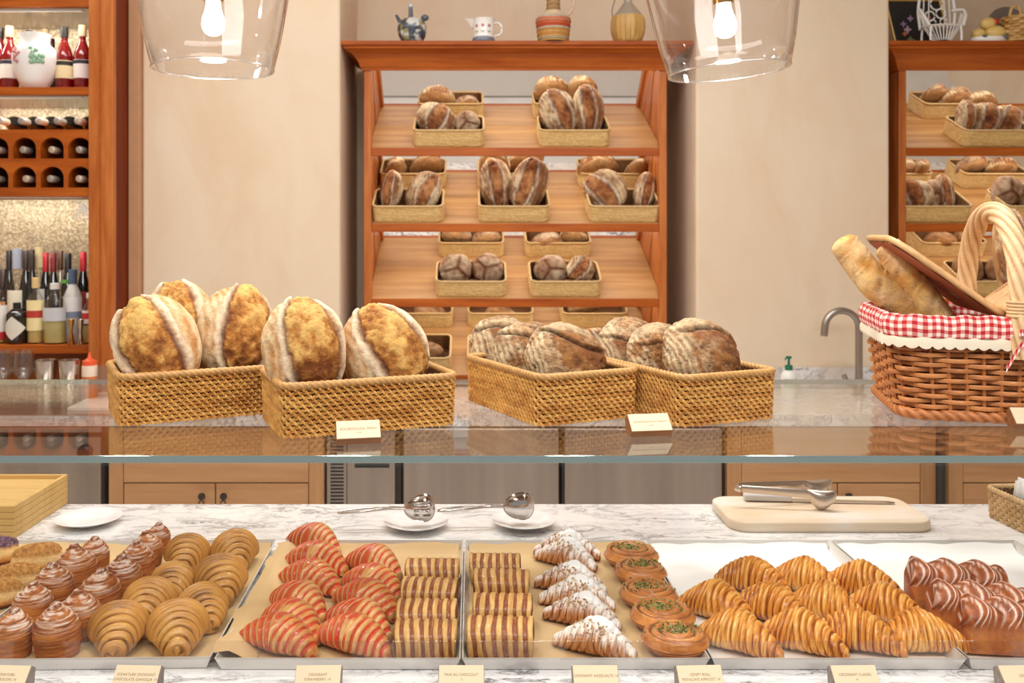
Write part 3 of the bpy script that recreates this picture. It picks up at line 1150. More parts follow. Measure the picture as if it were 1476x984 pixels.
        col = mixc(base, np.broadcast_to(L3(224, 200, 164), D.shape), np.clip(.35 * fbm(D * 2.5, seed + 2) + .1, 0, 1))
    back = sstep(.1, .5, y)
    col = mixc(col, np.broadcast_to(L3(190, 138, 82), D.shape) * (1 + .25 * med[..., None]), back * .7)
    V = D * rr[..., None] * np.array([a, d, h])
    V[..., 1] = np.where(V[..., 1] > 0, V[..., 1] * .62, V[..., 1])
    b = MB()
    b.grid(V, cv=True, col=col, flip=True)
    return b


def baguette(seed, pts, R):
    """along a smooth path of points"""
    p = np.array(pts, float)
    nu, nv = 110, 30
    tt = np.linspace(0, 1, nu)
    k = np.linspace(0, 1, len(p))
    path = np.stack([np.interp(tt, k, p[:, i]) for i in range(3)], -1)
    for _ in range(30):
        path[1:-1] = (path[:-2] + path[1:-1] * 2 + path[2:]) / 4
    t = np.gradient(path, axis=0)
    t /= np.linalg.norm(t, axis=1)[:, None]
    side = np.cross(t, np.array((0, 1.0, 0)))
    side /= np.linalg.norm(side, axis=1)[:, None]
    fwd = np.cross(side, t)
    ph = np.arange(nv) * 2 * PI / nv
    u = tt[:, None] * np.ones((1, nv))
    e = np.clip(np.minimum(u, 1 - u) / .075, 0, 1)
    r = np.sqrt(e * (2 - e)) * (.86 + .14 * np.sin(PI * u))
    g = grain_uv(nu, nv, seed, 14, 2.2, 4)
    bigg = grain_uv(nu, nv, seed + 4, 5, 1.2, 3)
    c = np.cos(ph)[None] * np.ones((nu, 1))
    s = np.sin(ph)[None] * np.ones((nu, 1))
    # slashes across the camera-facing upper side
    q = (u * 5.2 + .35 * c + .15 * bigg) % 1
    fr = sstep(.2, .7, -s * np.sign(fwd[:, 1].mean()) * -1 + 0.0)
    sl = gau(q - .5, .17)
    rim = gau(q - .72, .06)
    face = sstep(-.2, .5, -(s * np.sign(fwd[:, 1].mean())))
    r = r * (1 + .05 * g + .05 * bigg + face * (.07 * rim - .05 * gau(q - .64, .04)))
    V = path[:, None, :] + R * r[..., None] * (c[..., None] * side[:, None, :] + s[..., None] * fwd[:, None, :])
    tone = np.clip(.55 + .8 * g + .6 * bigg, 0, 1)
    col = mixc(np.broadcast_to(L3(204, 138, 58), V.shape), np.broadcast_to(L3(242, 200, 124), V.shape), tone)
    col = mixc(col, np.broadcast_to(L3(140, 72, 22), V.shape), np.clip(face * sl * (.35 + g), 0, .8))
    col = mixc(col, np.broadcast_to(L3(246, 228, 194), V.shape), np.clip(.6 * fbm(V * 30, seed) + .1, 0, .6))
    b = MB()
    b.grid(V, cv=True, col=col)
    return b


# ---------------------------------------------------------------- woven basket
def rrect(w, d, rc, step):
    """rounded rectangle path: points and outward normals"""
    pts, nor = [], []
    cs = [(w / 2 - rc, -d / 2 + rc, -PI / 2), (w / 2 - rc, d / 2 - rc, 0), (-w / 2 + rc, d / 2 - rc, PI / 2), (-w / 2 + rc, -d / 2 + rc, PI)]
    for i, (cx_, cy_, a0) in enumerate(cs):
        k = max(3, int(rc * PI / 2 / step) + 1)
        for a in np.linspace(a0, a0 + PI / 2, k):
            nor.append((math.cos(a), math.sin(a)))
            pts.append((cx_ + rc * math.cos(a), cy_ + rc * math.sin(a)))
        c2 = cs[(i + 1) % 4]
        p0 = np.array(pts[-1])
        p1 = np.array((c2[0] + rc * math.cos(a0 + PI / 2), c2[1] + rc * math.sin(a0 + PI / 2)))
        kk = int(np.linalg.norm(p1 - p0) / step)
        for j in range(1, kk):
            pts.append(tuple(p0 + (p1 - p0) * j / kk))
            nor.append((math.cos(a0 + PI / 2), math.sin(a0 + PI / 2)))
    pts, nor = np.array(pts), np.array(nor)
    L = np.linalg.norm(np.roll(pts, -1, 0) - pts, axis=1)
    cum = np.concatenate([[0], np.cumsum(L)])
    n = int(cum[-1] / step)
    q = np.arange(n) * cum[-1] / n
    ext = np.vstack([pts, pts[:1]])
    en = np.vstack([nor, nor[:1]])
    out = np.stack([np.interp(q, cum, ext[:, i]) for i in (0, 1)], -1)
    no = np.stack([np.interp(q, cum, en[:, i]) for i in (0, 1)], -1)
    no /= np.linalg.norm(no, axis=1)[:, None]
    return out, no, q, cum[-1]


def weave(w, d, h, rc, rows, waves, amp, rz, rn, ppw=6, flare=0.0, z0=0.0, seed=1, ca=L3(190, 132, 66), cb=L3(226, 176, 106), nv=5, twill=1.0, slant=.0):
    step = (2 * (w + d)) / waves / ppw
    pts, nor, q, per = rrect(w, d, rc, step)
    n = len(pts)
    b = MB()
    rng = random.Random(seed)
    th = np.arange(nv) * 2 * PI / nv
    ph0 = q / per * 2 * PI * waves
    for k in range(rows):
        f = (k + .5) / rows
        ofs = amp * np.sin(ph0 + PI * (k % 2) * twill + (1 - twill) * k * 1.2)
        zz = z0 + f * (h - z0) + slant * rz * np.cos(ph0 + PI * (k % 2) * twill) * (ofs > 0) + .12 * rz * np.sin(ph0 * .5 + k) + rng.uniform(-1, 1) * .12 * rz
        o = pts * (1 + flare * f) + nor * ofs[:, None]
        ctr = np.concatenate([o, np.broadcast_to(zz, (n,))[:, None]], 1)
        N3 = np.concatenate([nor, np.zeros((n, 1))], 1)
        A = ctr[:, None, :] + rn * np.cos(th)[None, :, None] * N3[:, None, :] + rz * np.sin(th)[None, :, None] * np.array((0, 0, 1.0))
        tn = np.clip(.62 + .5 * vnoise(np.stack([q * 30, q * 0 + k * 5.3, q * 0], -1), seed) + .12 * np.sin(ph0 + PI * (k % 2)), 0, 1)
        col = mixc(np.broadcast_to(ca, (n, 3)), np.broadcast_to(cb, (n, 3)), tn)
        b.grid(A, cu=True, cv=True, col=np.repeat(col[:, None, :], nv, 1))
    return b


def rope_rim(w, d, rc, r, z, pitch, lobes=3, ca=L3(176, 118, 58), cb=L3(224, 176, 108), nv=14, step=.003):
    pts, nor, q, per = rrect(w, d, rc, step)
    n = len(pts)
    th = np.arange(nv) * 2 * PI / nv
    k = round(per / pitch / lobes)
    tw = np.abs(np.sin((lobes * th[None] + q[:, None] / per * 2 * PI * k * lobes) / 2 * 1.0)) if lobes % 2 == 0 else np.abs(np.cos(lobes * th[None] / 2 + q[:, None] / per * PI * k * lobes))
    tw = .5 + .5 * np.sin(lobes * th[None] + q[:, None] / per * 2 * PI * k * lobes)
    rr = r * (.80 + .28 * tw ** .6)
    N3 = np.concatenate([nor, np.zeros((n, 1))], 1)
    ctr = np.concatenate([pts, np.full((n, 1), z)], 1)
    A = ctr[:, None, :] + rr[..., None] * (np.cos(th)[None, :, None] * N3[:, None, :] + np.sin(th)[None, :, None] * np.array((0, 0, 1.0)))
    col = mixc(np.broadcast_to(ca, A.shape), np.broadcast_to(cb, A.shape), tw ** .7)
    return MB().grid(A, cu=True, cv=True, col=col)


M['rattan'] = painted('honey_rattan', .5, .22)
M['rattan_in'] = plain('rattan_inside_shade', lin(104, 62, 28), .8)  # dark brown so that the holes of the weave look shaded


def shell_box(w, d, h, rc, inset, t=.003):
    """inner lining: floor and walls of a basket"""
    pts, nor, q, per = rrect(w - 2 * inset, d - 2 * inset, rc, .02)
    n = len(pts)
    A = np.zeros((2, n, 3))
    A[0, :, :2] = pts
    A[1, :, :2] = pts
    A[0, :, 2] = .002
    A[1, :, 2] = h
    b = MB()
    b.grid(A, cv=True)
    b.add(A[0] + np.array((0, 0, .0)), [tuple(range(n))])
    return b

# ================================================================ baskets of bread on the glass shelf
BW, BDp, BH = .31, .21, .094
bmesh_wall = weave(BW, BDp, BH - .006, .022, 12, 72, .0027, .0037, .0024, 8, .02, .001, 3, L3(190, 118, 44), L3(240, 184, 100), 6, slant=.6).mesh('woven_wall', M['rattan'])
bmesh_rim = rope_rim(BW * 1.02, BDp * 1.02, .024, .0068, BH - .004, .011, 3).mesh('rim', M['rattan'])
bmesh_in = shell_box(BW, BDp, BH - .006, .02, .0035).mesh('lining', M['rattan_in'])


def rattan_basket(x, y, rz, label, z=ZG):
    t = thing('rattan_basket', label, 'basket', (x, y, z + .0005), rz, 'rattan baskets on the glass shelf')
    stuff(link('woven_wall', bmesh_wall, t))
    link('rim', bmesh_rim, t)
    link('lining', bmesh_in, t)
    return t


rattan_basket(-.540, 1.812, math.radians(26.5), 'honey rattan basket at left end of the glass shelf, holding three loaves')
rattan_basket(-.214, 1.706, math.radians(22.3), 'honey rattan basket with two golden loaves behind the slanted sourdough sign')
rattan_basket(.152, 1.832, math.radians(25.6 + 90), 'honey rattan basket with brown round loaves, turned lengthways, left of its twin')
rattan_basket(.414, 1.826, math.radians(23.5 + 90), 'honey rattan basket with brown round loaves, nearest the steel tap')


def put_loaf(name, me, c, rot, label, group, s=1.0, cat='bread'):
    o = link(name, me, None, c, rot)
    o.scale = (s, s, s) if not hasattr(s, '__len__') else s
    return tag(o, label, cat, group)


R_ = math.radians


def lf(px, py, D):
    return P(px, py, D)


G1 = 'golden sourdough loaves on the glass shelf'
for i, (px, py, D, roll_, tilt, yaw, a, h, d, sd, lab) in enumerate([
    (227, 497, 1.735, -20, -14, 12, .078, .096, .050, 11, 'golden sourdough loaf with floury flank, front left of the left basket'),
    (262, 472, 1.875, -14, -10, 10, .074, .096, .046, 12, 'golden sourdough loaf half hidden behind the front left loaf'),
    (340, 479, 1.845, 4, -14, 22, .076, .094, .050, 13, 'golden sourdough loaf with striped flour flank at right of the left basket'),
    (438, 504, 1.650, -9, -14, 14, .074, .092, .052, 14, 'tall golden sourdough loaf with dark ear line beside the second basket corner'),
    (554, 508, 1.720, -16, -16, 20, .080, .092, .052, 15, 'broad golden sourdough loaf with white flour stripe near the sign'),
]):
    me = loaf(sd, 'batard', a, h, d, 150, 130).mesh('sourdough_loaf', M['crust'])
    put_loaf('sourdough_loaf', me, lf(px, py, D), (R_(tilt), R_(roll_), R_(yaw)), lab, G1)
G2 = 'brown multigrain loaves on the glass shelf'
for i, (px, py, D, roll_, tilt, yaw, a, h, d, sd, lab) in enumerate([
    (724, 506, 2.00, -10, -18, 30, .080, .078, .05, 21, 'brown ringed loaf at the back left of the third basket'),
    (762, 514, 1.885, -10, -22, 24, .080, .072, .05, 22, 'brown loaf with pale flour patch between two others in the third basket'),
    (814, 518, 1.765, 8, -24, 20, .082, .070, .055, 23, 'grainy brown loaf with dark top crack, front of the third basket'),
    (908, 508, 1.965, -8, -18, 26, .076, .078, .05, 24, 'brown ringed loaf with open crack at the back of the fourth basket'),
    (952, 514, 1.86, -6, -22, 24, .076, .068, .05, 25, 'floury brown loaf in the middle of the fourth basket'),
    (1009, 514, 1.745, 10, -24, 22, .084, .072, .055, 26, 'dark crusted brown loaf with flour cap, front of the fourth basket'),
]):
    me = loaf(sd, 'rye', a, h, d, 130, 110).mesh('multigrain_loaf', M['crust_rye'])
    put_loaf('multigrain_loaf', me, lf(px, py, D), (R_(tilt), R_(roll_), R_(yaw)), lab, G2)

# ================================================================ baskets of bread in the cabinets
SW_, SD_, SH_ = .352, .225, .088
PB = (L3(222, 176, 102), L3(246, 212, 144))
sb_wall = weave(SW_, SD_, SH_ - .006, .03, 13, 60, .0016, .0040, .0026, 4, .0, .001, 5, PB[0], PB[1], 4).mesh('woven_wall', M['rattan'])
sb_rim = rope_rim(SW_, SD_, .03, .0062, SH_ - .004, .012, 3, L3(206, 162, 100), L3(232, 196, 138), 8, .006).mesh('rim', M['rattan'])
sb_in = shell_box(SW_, SD_, SH_ - .006, .028, .003).mesh('lining', M['rattan_in'])
sl_ang = math.atan2(SR, SA)
meshes = {}


def lmesh(style, sd, a, h, d):
    k = (style, sd, a, h, d)
    if k not in meshes:
        meshes[k] = loaf(sd, style, a, h, d, 56, 52).mesh('shelf_loaf', M['crust'] if style != 'rye' else M['crust_rye'])
    return meshes[k]


def on_shelf(row, px, q=.36):
    """point on the sloping shelf at fraction q of its run, under pixel column px (at the front of the basket)"""
    y = 4.60 + q * SA
    return Vector(((px - VX) * (4.62) / F, y, ZF[row] + q * SR))


def shelf_basket(row, px, label, loaves, grp, q=.37, yaw=0):
    p = on_shelf(row, px, q)
    t = thing('bread_basket', label, 'basket', p + Vector((0, 0, .001)), 0, 'pale baskets in the bread cabinets', (sl_ang, 0, yaw))
    stuff(link('woven_wall', sb_wall, t))
    link('rim', sb_rim, t)
    link('lining', sb_in, t)
    for (style, sd, dx, up, a, h, d, ro, lab) in loaves:
        m = lmesh(style, sd, a, h, d)
        c = p + Vector((dx, -.005 + .02 * (sd % 3), .028 + up))
        o = link('country_loaf', m, None, c, (R_(-8), R_(ro), R_((sd * 37) % 30 - 15)))
        tag(o, lab, 'bread', grp)
    return t


g = 'loaves on the top shelf of the middle cabinet'
shelf_basket(0, 647, 'pale basket left on the top shelf of the middle cabinet', [
    ('country', 31, -.07, .075, .105, .085, .07, 30, 'round split loaf, larger one in the top left shelf basket'),
    ('boule', 32, .09, .055, .068, .068, .05, -10, 'small cracked loaf in the top left shelf basket')], g)
shelf_basket(0, 828, 'pale basket right on the top shelf of the middle cabinet', [
    ('country', 33, -.075, .105, .10, .125, .065, -14, 'tall oval loaf leaning left in the top right shelf basket'),
    ('country', 34, .082, .12, .088, .135, .06, 4, 'tall oval loaf with floury edge in the top right shelf basket')], g)
g = 'loaves on the second shelf of the middle cabinet'
shelf_basket(1, 588, 'pale basket at left of the second shelf, middle cabinet', [
    ('country', 35, -.095, .085, .06, .105, .05, 8, 'narrow upright loaf at far left of the second shelf'),
    ('country', 36, .075, .08, .085, .11, .055, 28, 'floury loaf leaning right in the second shelf left basket'),
    ('plain', 37, .10, .10, .06, .09, .04, 12, 'plain loaf behind the leaning one, second shelf left basket')], g)
shelf_basket(1, 741, 'pale basket in the centre of the second shelf, middle cabinet', [
    ('country', 38, -.088, .12, .085, .138, .06, -4, 'dark oval loaf at left of the second shelf centre basket'),
    ('country', 39, .082, .12, .095, .138, .06, 18, 'dark oval loaf at right of the second shelf centre basket')], g)
shelf_basket(1, 900, 'pale basket at right of the second shelf, middle cabinet', [
    ('country', 40, -.08, .085, .11, .115, .06, -36, 'wide dark loaf leaning left in the second shelf right basket'),
    ('country', 41, .125, .08, .055, .105, .045, 12, 'narrow floury loaf at far right of the second shelf')], g)
g = 'loaves on the third shelf of the middle cabinet'
shelf_basket(2, 679, 'pale basket at left of the third shelf, middle cabinet', [
    ('boule', 42, -.078, .06, .085, .078, .06, 0, 'round floury loaf at left of the third shelf left basket'),
    ('boule', 43, .085, .06, .085, .078, .06, 20, 'round cracked loaf at right of the third shelf left basket')], g)
shelf_basket(2, 815, 'pale basket at right of the third shelf, middle cabinet', [
    ('boule', 44, -.06, .055, .09, .074, .06, 0, 'round star-cut loaf at left of the third shelf right basket'),
    ('country', 45, .09, .055, .075, .074, .055, 30, 'round floury loaf at right of the third shelf right basket')], g)
g = 'loaves on the bottom shelf of the middle cabinet'
shelf_basket(3, 599, 'pale basket at left of the bottom shelf, middle cabinet', [
    ('plain', 46, .05, .02, .09, .05, .07, 10, 'flat brown loaf low in the bottom shelf left basket')], g)
shelf_basket(3, 725, 'pale basket in the centre of the bottom shelf, behind the round loaves', [
    ('plain', 47, .0, .02, .09, .05, .07, 0, 'flat loaf low in the bottom shelf centre basket')], g)
shelf_basket(3, 872, 'pale basket at right of the bottom shelf, middle cabinet', [
    ('country', 48, -.05, .06, .10, .075, .06, -20, 'dark loaf in the bottom shelf right basket')], g)
g = 'loaves in the right hand cabinet'
shelf_basket(0, 1436, 'pale basket on the top shelf of the cabinet behind the picnic basket', [
    ('country', 51, -.11, .075, .055, .10, .05, 14, 'narrow floury loaf, first in the right cabinet top basket'),
    ('country', 52, .0, .07, .09, .092, .06, 10, 'wide striped loaf, second in the right cabinet top basket'),
    ('country', 53, .14, .06, .10, .085, .06, 28, 'striped loaf cut by the photo edge, right cabinet top basket')], g)
shelf_basket(1, 1347, 'pale basket at left of the second shelf, right cabinet', [
    ('country', 54, -.06, .06, .11, .082, .06, 4, 'broad loaf with flour band, left of the right cabinet second shelf'),
    ('boule', 55, .05, .065, .06, .078, .05, 4, 'narrow floury loaf, middle of the right cabinet second shelf basket'),
    ('country', 56, .115, .075, .05, .10, .05, -6, 'dark striped narrow loaf, last in the right cabinet second shelf basket')], g)
shelf_basket(1, 1497, 'pale basket at right edge of the second shelf, right cabinet', [
    ('boule', 57, -.11, .08, .075, .085, .06, 20, 'round floury loaf at right edge, right cabinet second shelf'),
    ('country', 58, .04, .07, .09, .09, .06, -20, 'floury loaf cut off by the photo edge, right cabinet second shelf')], g)
shelf_basket(2, 1432, 'pale basket on the third shelf of the right cabinet, behind the wicker handle', [
    ('plain', 59, -.06, .055, .085, .08, .06, 0, 'round brown loaf seen under the wicker handle'),
    ('plain', 60, .1, .055, .08, .08, .06, 0, 'round brown loaf behind the wicker lid')], g)

# ================================================================ trays
ZT = ZC + .0035      # tray floor surface
TY0, TY1 = 1.436, 1.990


def tray(x0, x1, label, paper, y0=TY0, y1=TY1, rz=0, pshift=0.0):
    w, dd = x1 - x0, y1 - y0
    t = thing('baking_tray', label, 'tray', ((x0 + x1) / 2, (y0 + y1) / 2, ZC + .0004), rz, 'pale metal trays on the counter')
    hw, hd = w / 2, dd / 2
    fl, hgt, th = .009, .021, .0012
    ring = lambda a, z: [(-hw + a, -hd + a, z), (hw - a, -hd + a, z), (hw - a, hd - a, z), (-hw + a, hd - a, z)]
    A = np.array([ring(fl + .004, .0), ring(fl, .0008), ring(.0008, hgt), ring(0, hgt + .0012), ring(.0022, hgt + .0012), ring(fl + th + .001, .0024), ring(fl + th + .004, .0018)])
    b = MB()
    b.grid(A, cv=True)
    b.add(A[-1], [(0, 1, 2, 3)])
    b.add(A[0], [(3, 2, 1, 0)])
    b.build('tray', M['alu'], t, False)
    # parchment: slightly wavy sheet running up the back and side walls
    nx, ny = 40, 46
    X = np.linspace(-hw + .010, hw - .010, nx)[:, None] * np.ones((1, ny))
    Y = np.linspace(-hd + .010, hd - .004, ny)[None] * np.ones((nx, 1))
    Z = .0029 + .0008 * fbm(np.stack([X * 20, Y * 20, X * 0], -1), int(x0 * 100) + 50, 2)
    Z = np.maximum(Z, .0026) + .014 * sstep(hd - .028, hd - .004, Y) * (1 + .15 * vnoise(np.stack([X * 25, X * 0, X * 0], -1), 3))
    b = MB()
    b.grid(np.stack([X, Y, Z], -1))
    b.build('baking_paper', paper, t)
    return t


tray(-1.215, -.822, 'pale metal tray under the crumb topped buns at far left', M['paper'])
tray(-.818, -.418, 'pale metal tray under the sugared swirls and cocoa croissants', M['paper'], rz=R_(1.5))
tray(-.404, -.0175, 'pale metal tray under the red striped croissants', M['paper'])
tray(-.0155, .374, 'pale metal tray under the hazelnut croissants and pistachio rolls', M['paper'])
tray(.377, .777, 'pale metal tray under the plain golden croissants', M['paperw'])  # paper whitened in its colour to imitate the stronger light here
tray(.780, 1.180, 'pale metal tray under the glossy brown loaves at right', M['paperw'])
# loose parchment between the second and third tray, cut in scallops
sc = []
nx, ny = 12, 60
for k in range(ny):
    q = k / (ny - 1)
    y = 1.455 + q * .52
    for i in range(nx):
        p = i / (nx - 1)
        wv = .009 * max(0, math.sin(q * 26) * (.5 + .5 * math.sin(q * 9))) ** .6
        x = -.405 - .001 - (.003 + wv) * (1 - p) + .06 * p - .004 * q
        z = ZC + .0225 + .004 * math.sin(p * PI) + .0015 * math.sin(q * 30) - .019 * max(0, p - .35) / .65
        sc.append((x, y, z))
tag(MB().grid(np.array(sc).reshape(ny, nx, 3)).build('parchment_sheet', M['paper']), 'pale parchment strip with torn edge over the rim left of the striped croissants', 'paper')

# ================================================================ pastries
ORD = ['first', 'second', 'third', 'fourth', 'fifth', 'sixth', 'seventh', 'eighth']


def base_at(x0, x1, y1, depth_px=12):
    return on((x0 + x1) / 2, y1 - depth_px, ZT + .001)


rngp = random.Random(5)
made = {}


def place(kind, variants, boxes, yaw, fmt, group, dpx=14, ref=None, cat='pastry', jit=6, tilt=0, solve=None):
    """boxes: list of (x0, x1, y1) pixel extents; ref: real width of the prototype across the view"""
    for i, bx in enumerate(boxes):
        x0, x1, y1 = bx[:3]
        yw = bx[3] if len(bx) > 3 else yaw
        p = on((x0 + x1) / 2, y1, ZT + .001)
        s = (x1 - x0) * (p.y + dpx) / F / ref if ref else 1.0
        if solve:           # long pieces: one size, turned until they span the width seen
            s, ln = solve
            c_ = ((x1 - x0) * (p.y + dpx) / F / s) / (ln * .93)
            yw = -math.degrees(math.acos(min(.985, max(.42, c_))))
        yc = max(p.y, 1.460) + dpx * s
        p = Vector((((x0 + x1) / 2 - VX) * yc / F, yc, p.z))
        proto = variants[i % len(variants)]
        lab = fmt(i, len(boxes))
        rot = (R_(tilt), 0, R_(yw + rngp.uniform(-jit, jit)))
        if proto.get('label') is None:
            proto.location, proto.rotation_euler = p, rot
            proto.scale = (s, s, s)
            tag(proto, lab, cat, group)
        else:
            dup(proto, p, rot, lab, group, s)


def protos(name, gens, mat):
    return [g.build(name, mat) for g in gens]


def nth(col, near='the glass front'):
    return lambda i, n: f'{col}, {ORD[i]} from {near}' if i else f'{col}, nearest {near}'


# plain golden croissants
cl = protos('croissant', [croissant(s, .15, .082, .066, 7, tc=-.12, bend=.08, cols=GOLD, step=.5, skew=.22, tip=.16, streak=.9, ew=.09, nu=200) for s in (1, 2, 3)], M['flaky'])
for i in range(3):
    rows_ = [[(1020, 1116, 966), (1107, 1208, 966), (1182, 1292, 966), (1262, 1393, 966)],
             [(994, 1077, 906, -28), (1074, 1156, 911), (1145, 1241, 907), (1231, 1325, 911)],
             [(1046, 1128, 867), (1123, 1206, 866), (1201, 1289, 872)]][i]
    rn = ['front row', 'middle row', 'back row'][i]
    place('croissant', cl[i:] + cl[:i], rows_, -42, lambda k, n, rn=rn: f'plain golden croissant in the {rn} of its tray, {ORD[k]} from the pistachio rolls', 'plain golden croissants', .054, .116, jit=3, solve=(1.0, .15))

# red striped croissants
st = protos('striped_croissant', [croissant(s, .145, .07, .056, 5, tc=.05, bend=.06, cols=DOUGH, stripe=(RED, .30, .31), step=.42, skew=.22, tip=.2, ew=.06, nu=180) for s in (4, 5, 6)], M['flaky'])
place('striped', st, [(345, 461, 961), (381, 467, 931), (393, 476, 899), (404, 494, 863), (415, 503, 833), (416, 495, 803)], -30,
      nth('red striped croissant in the left column of six'), 'red striped croissants', .046, .124, jit=3, solve=(1.05, .145))
place('striped', st[1:] + st[:1], [(456, 567, 961), (472, 568, 929), (486, 574, 897), (499, 581, 871), (502, 582, 838)], -32,
      nth('red striped croissant in the right column of five'), 'red striped croissants', .046, .122, jit=3, solve=(1.05, .145))

# cocoa croissants, tip towards the glass
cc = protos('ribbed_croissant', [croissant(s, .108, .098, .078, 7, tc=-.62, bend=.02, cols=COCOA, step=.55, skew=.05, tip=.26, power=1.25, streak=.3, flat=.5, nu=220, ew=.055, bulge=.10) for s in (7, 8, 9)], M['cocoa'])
place('cocoa', cc, [(128, 213, 960), (172, 252, 914), (215, 282, 878), (236, 300, 832)], -78,
      nth('tan ribbed croissant beside the sugared swirls'), 'tan ribbed croissants', .050, .096)
place('cocoa', cc[1:] + cc[:1], [(211, 302, 962), (258, 334, 916), (279, 360, 877), (306, 375, 828)], -66,
      nth('tan ribbed croissant beside the striped croissants'), 'tan ribbed croissants', .050, .099)

# pain au chocolat
pc = protos('striped_roll', [pain(s) for s in (1, 2, 3)], M['rolled'])
place('pain', pc, [(569, 659, 961), (573, 659, 922), (580, 660, 886), (585, 662, 855)], -3,
      nth('brown and tan striped roll left of the tray divider'), 'striped rolls in the middle', .033, .098, jit=2)
place('pain', pc[1:] + pc[:1], [(673, 770, 962), (682, 767, 913), (683, 763, 873), (677, 750, 845)], -3,
      nth('brown and tan striped roll right of the tray divider'), 'striped rolls in the middle', .033, .098, jit=2)

# hazelnut croissants: sugar, icing and chopped nuts
hzm = [croissant(s, .142, .074, .052, 5, tc=.0, bend=.10, cols=HAZEL, step=.6, skew=.25, tip=.2, sugar=.95) for s in (14, 15)]
hz = protos('hazelnut_croissant', hzm, M['sugared'])
for k, h in enumerate(hz):
    ice = croissant(30 + k, .08, .044, .052, 2, tc=.1, bend=.03, cols=(L3(240, 232, 222),) * 3, step=.05, skew=.4, tip=.3, nu=40, nv=24)
    ib = ice.mesh('icing', M['white'])
    io = link('icing', ib, h, (.004, 0, .012))
    io.scale = (1, .8, .88)

    sf = surface(hzm[k])

    def top(r, sf=sf):
        x, y = r.gauss(0, .024), r.uniform(-.030, .022)
        z = sf(x, y)
        return None if z is None or z < .026 else (x, y, max(z, .012 + .0) + .0022)
    stuff(crumbs(170, top, 40 + k, .0021, [L3(226, 184, 132), L3(206, 150, 92), L3(244, 218, 180)]).build('chopped_nuts', M['crumby'], h, False))
place('hazel', hz, [(808, 912, 962), (794, 889, 914), (784, 882, 886), (778, 871, 863), (781, 857, 824), (769, 867, 812)], -28,
      nth('sugar dusted hazelnut croissant with icing and chopped nuts'), 'hazelnut croissants', .046, .126, jit=3, solve=(1.0, .142))

# pistachio rolls
rlm = [roll(s) for s in (1, 2, 3)]
rl = protos('pistachio_roll', rlm, M['glazed'])
for k, r in enumerate(rl):
    sf = surface(rlm[k])

    def top(q, k=k, sf=sf):
        a, d = q.uniform(0, 6.283), abs(q.gauss(0, .015)) + .001
        x, y = d * 1.6 * math.cos(a) + .008 * math.cos(k * 2.0), .006 + d * math.sin(a)
        z = sf(x, y)
        return None if z is None or z < .022 else (x, y, z + .0006)
    stuff(crumbs(240, top, 60 + k, .0022, [L3(122, 128, 56), L3(160, 160, 84), L3(92, 100, 40), L3(196, 190, 120)]).build('pistachio_crumbs', M['crumby'], r, False))
place('roll', rl, [(923, 1021, 958), (907, 1001, 919), (892, 978, 884), (884, 961, 848), (870, 949, 824)], 10,
      nth('round glazed roll topped with green pistachio'), 'pistachio rolls', .043, .110, jit=12)

# sugared swirls (cruffins)
cf = protos('sugared_swirl', [cruffin(s) for s in (1, 2, 3, 4)], M['sugared'])
place('cruffin', cf, [(48, 117, 957), (84, 147, 927), (112, 175, 896), (149, 206, 869), (170, 224, 845), (189, 235, 820), (207, 247, 801)], 0,
      nth('sugar dusted swirl bun in the column beside the ribbed croissants'), 'sugar dusted swirl buns', .033, .078, jit=60)
place('cruffin', cf[2:] + cf[:2], [(-14, 49, 957), (18, 75, 910), (48, 109, 885), (80, 140, 857), (109, 159, 834)], 0,
      nth('sugar dusted swirl bun in the column beside the crumb buns'), 'sugar dusted swirl buns', .033, .078, jit=60)

# crumb buns
bb_ = protos('crumb_bun', [bun(1), bun(2)], M['crumby'])
place('bun', bb_, [(-32, 31, 884), (-12, 58, 864), (19, 88, 834)], 24, nth('oblong bun with brown crumb topping'), 'crumb buns', .034, .094)
pb = protos('berry_bun', [bun(5, kind='berry')], M['crumby'])
place('bun', pb, [(-40, 25, 822)], 20, lambda i, n: 'oblong bun with dark purple berry topping at left edge', None, .034, .094)

# glossy loaves
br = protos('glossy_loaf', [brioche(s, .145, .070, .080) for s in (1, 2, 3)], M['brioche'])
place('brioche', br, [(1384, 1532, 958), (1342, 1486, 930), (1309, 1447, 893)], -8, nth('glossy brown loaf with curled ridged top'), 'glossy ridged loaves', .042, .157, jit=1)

# ================================================================ picnic basket
M['wicker'] = painted('brown_wicker', .45, .2)
M['wicker_pale'] = painted('pale_wicker', .45, .15)
M['lining'] = plain('terracotta_cloth', lin(196, 112, 80), .85)
M['lace'] = plain('cream_lace', lin(236, 224, 200), .9)
tg = NT('red_gingham')
va = tg.n('VertexColor', layer_name='Col')
sp_ = tg.n('SeparateColor')
tg.put(sp_.inputs[0], va.outputs[0])
fa = tg.math('LESS_THAN', tg.math('FRACT', sp_.outputs[0]), .5)
fb = tg.math('LESS_THAN', tg.math('FRACT', sp_.outputs[1]), .5)
cg = tg.ramp(tg.math('MULTIPLY', tg.math('ADD', fa, fb), .5), [(.1, lin(250, 236, 226)), (.5, lin(226, 132, 124)), (.9, lin(186, 34, 44))])
tg.prin(cg, .85, 0, tg.bump(tg.noise(tg.coord(), 700, 2), .2, .001))
M['gingham'] = tg.m


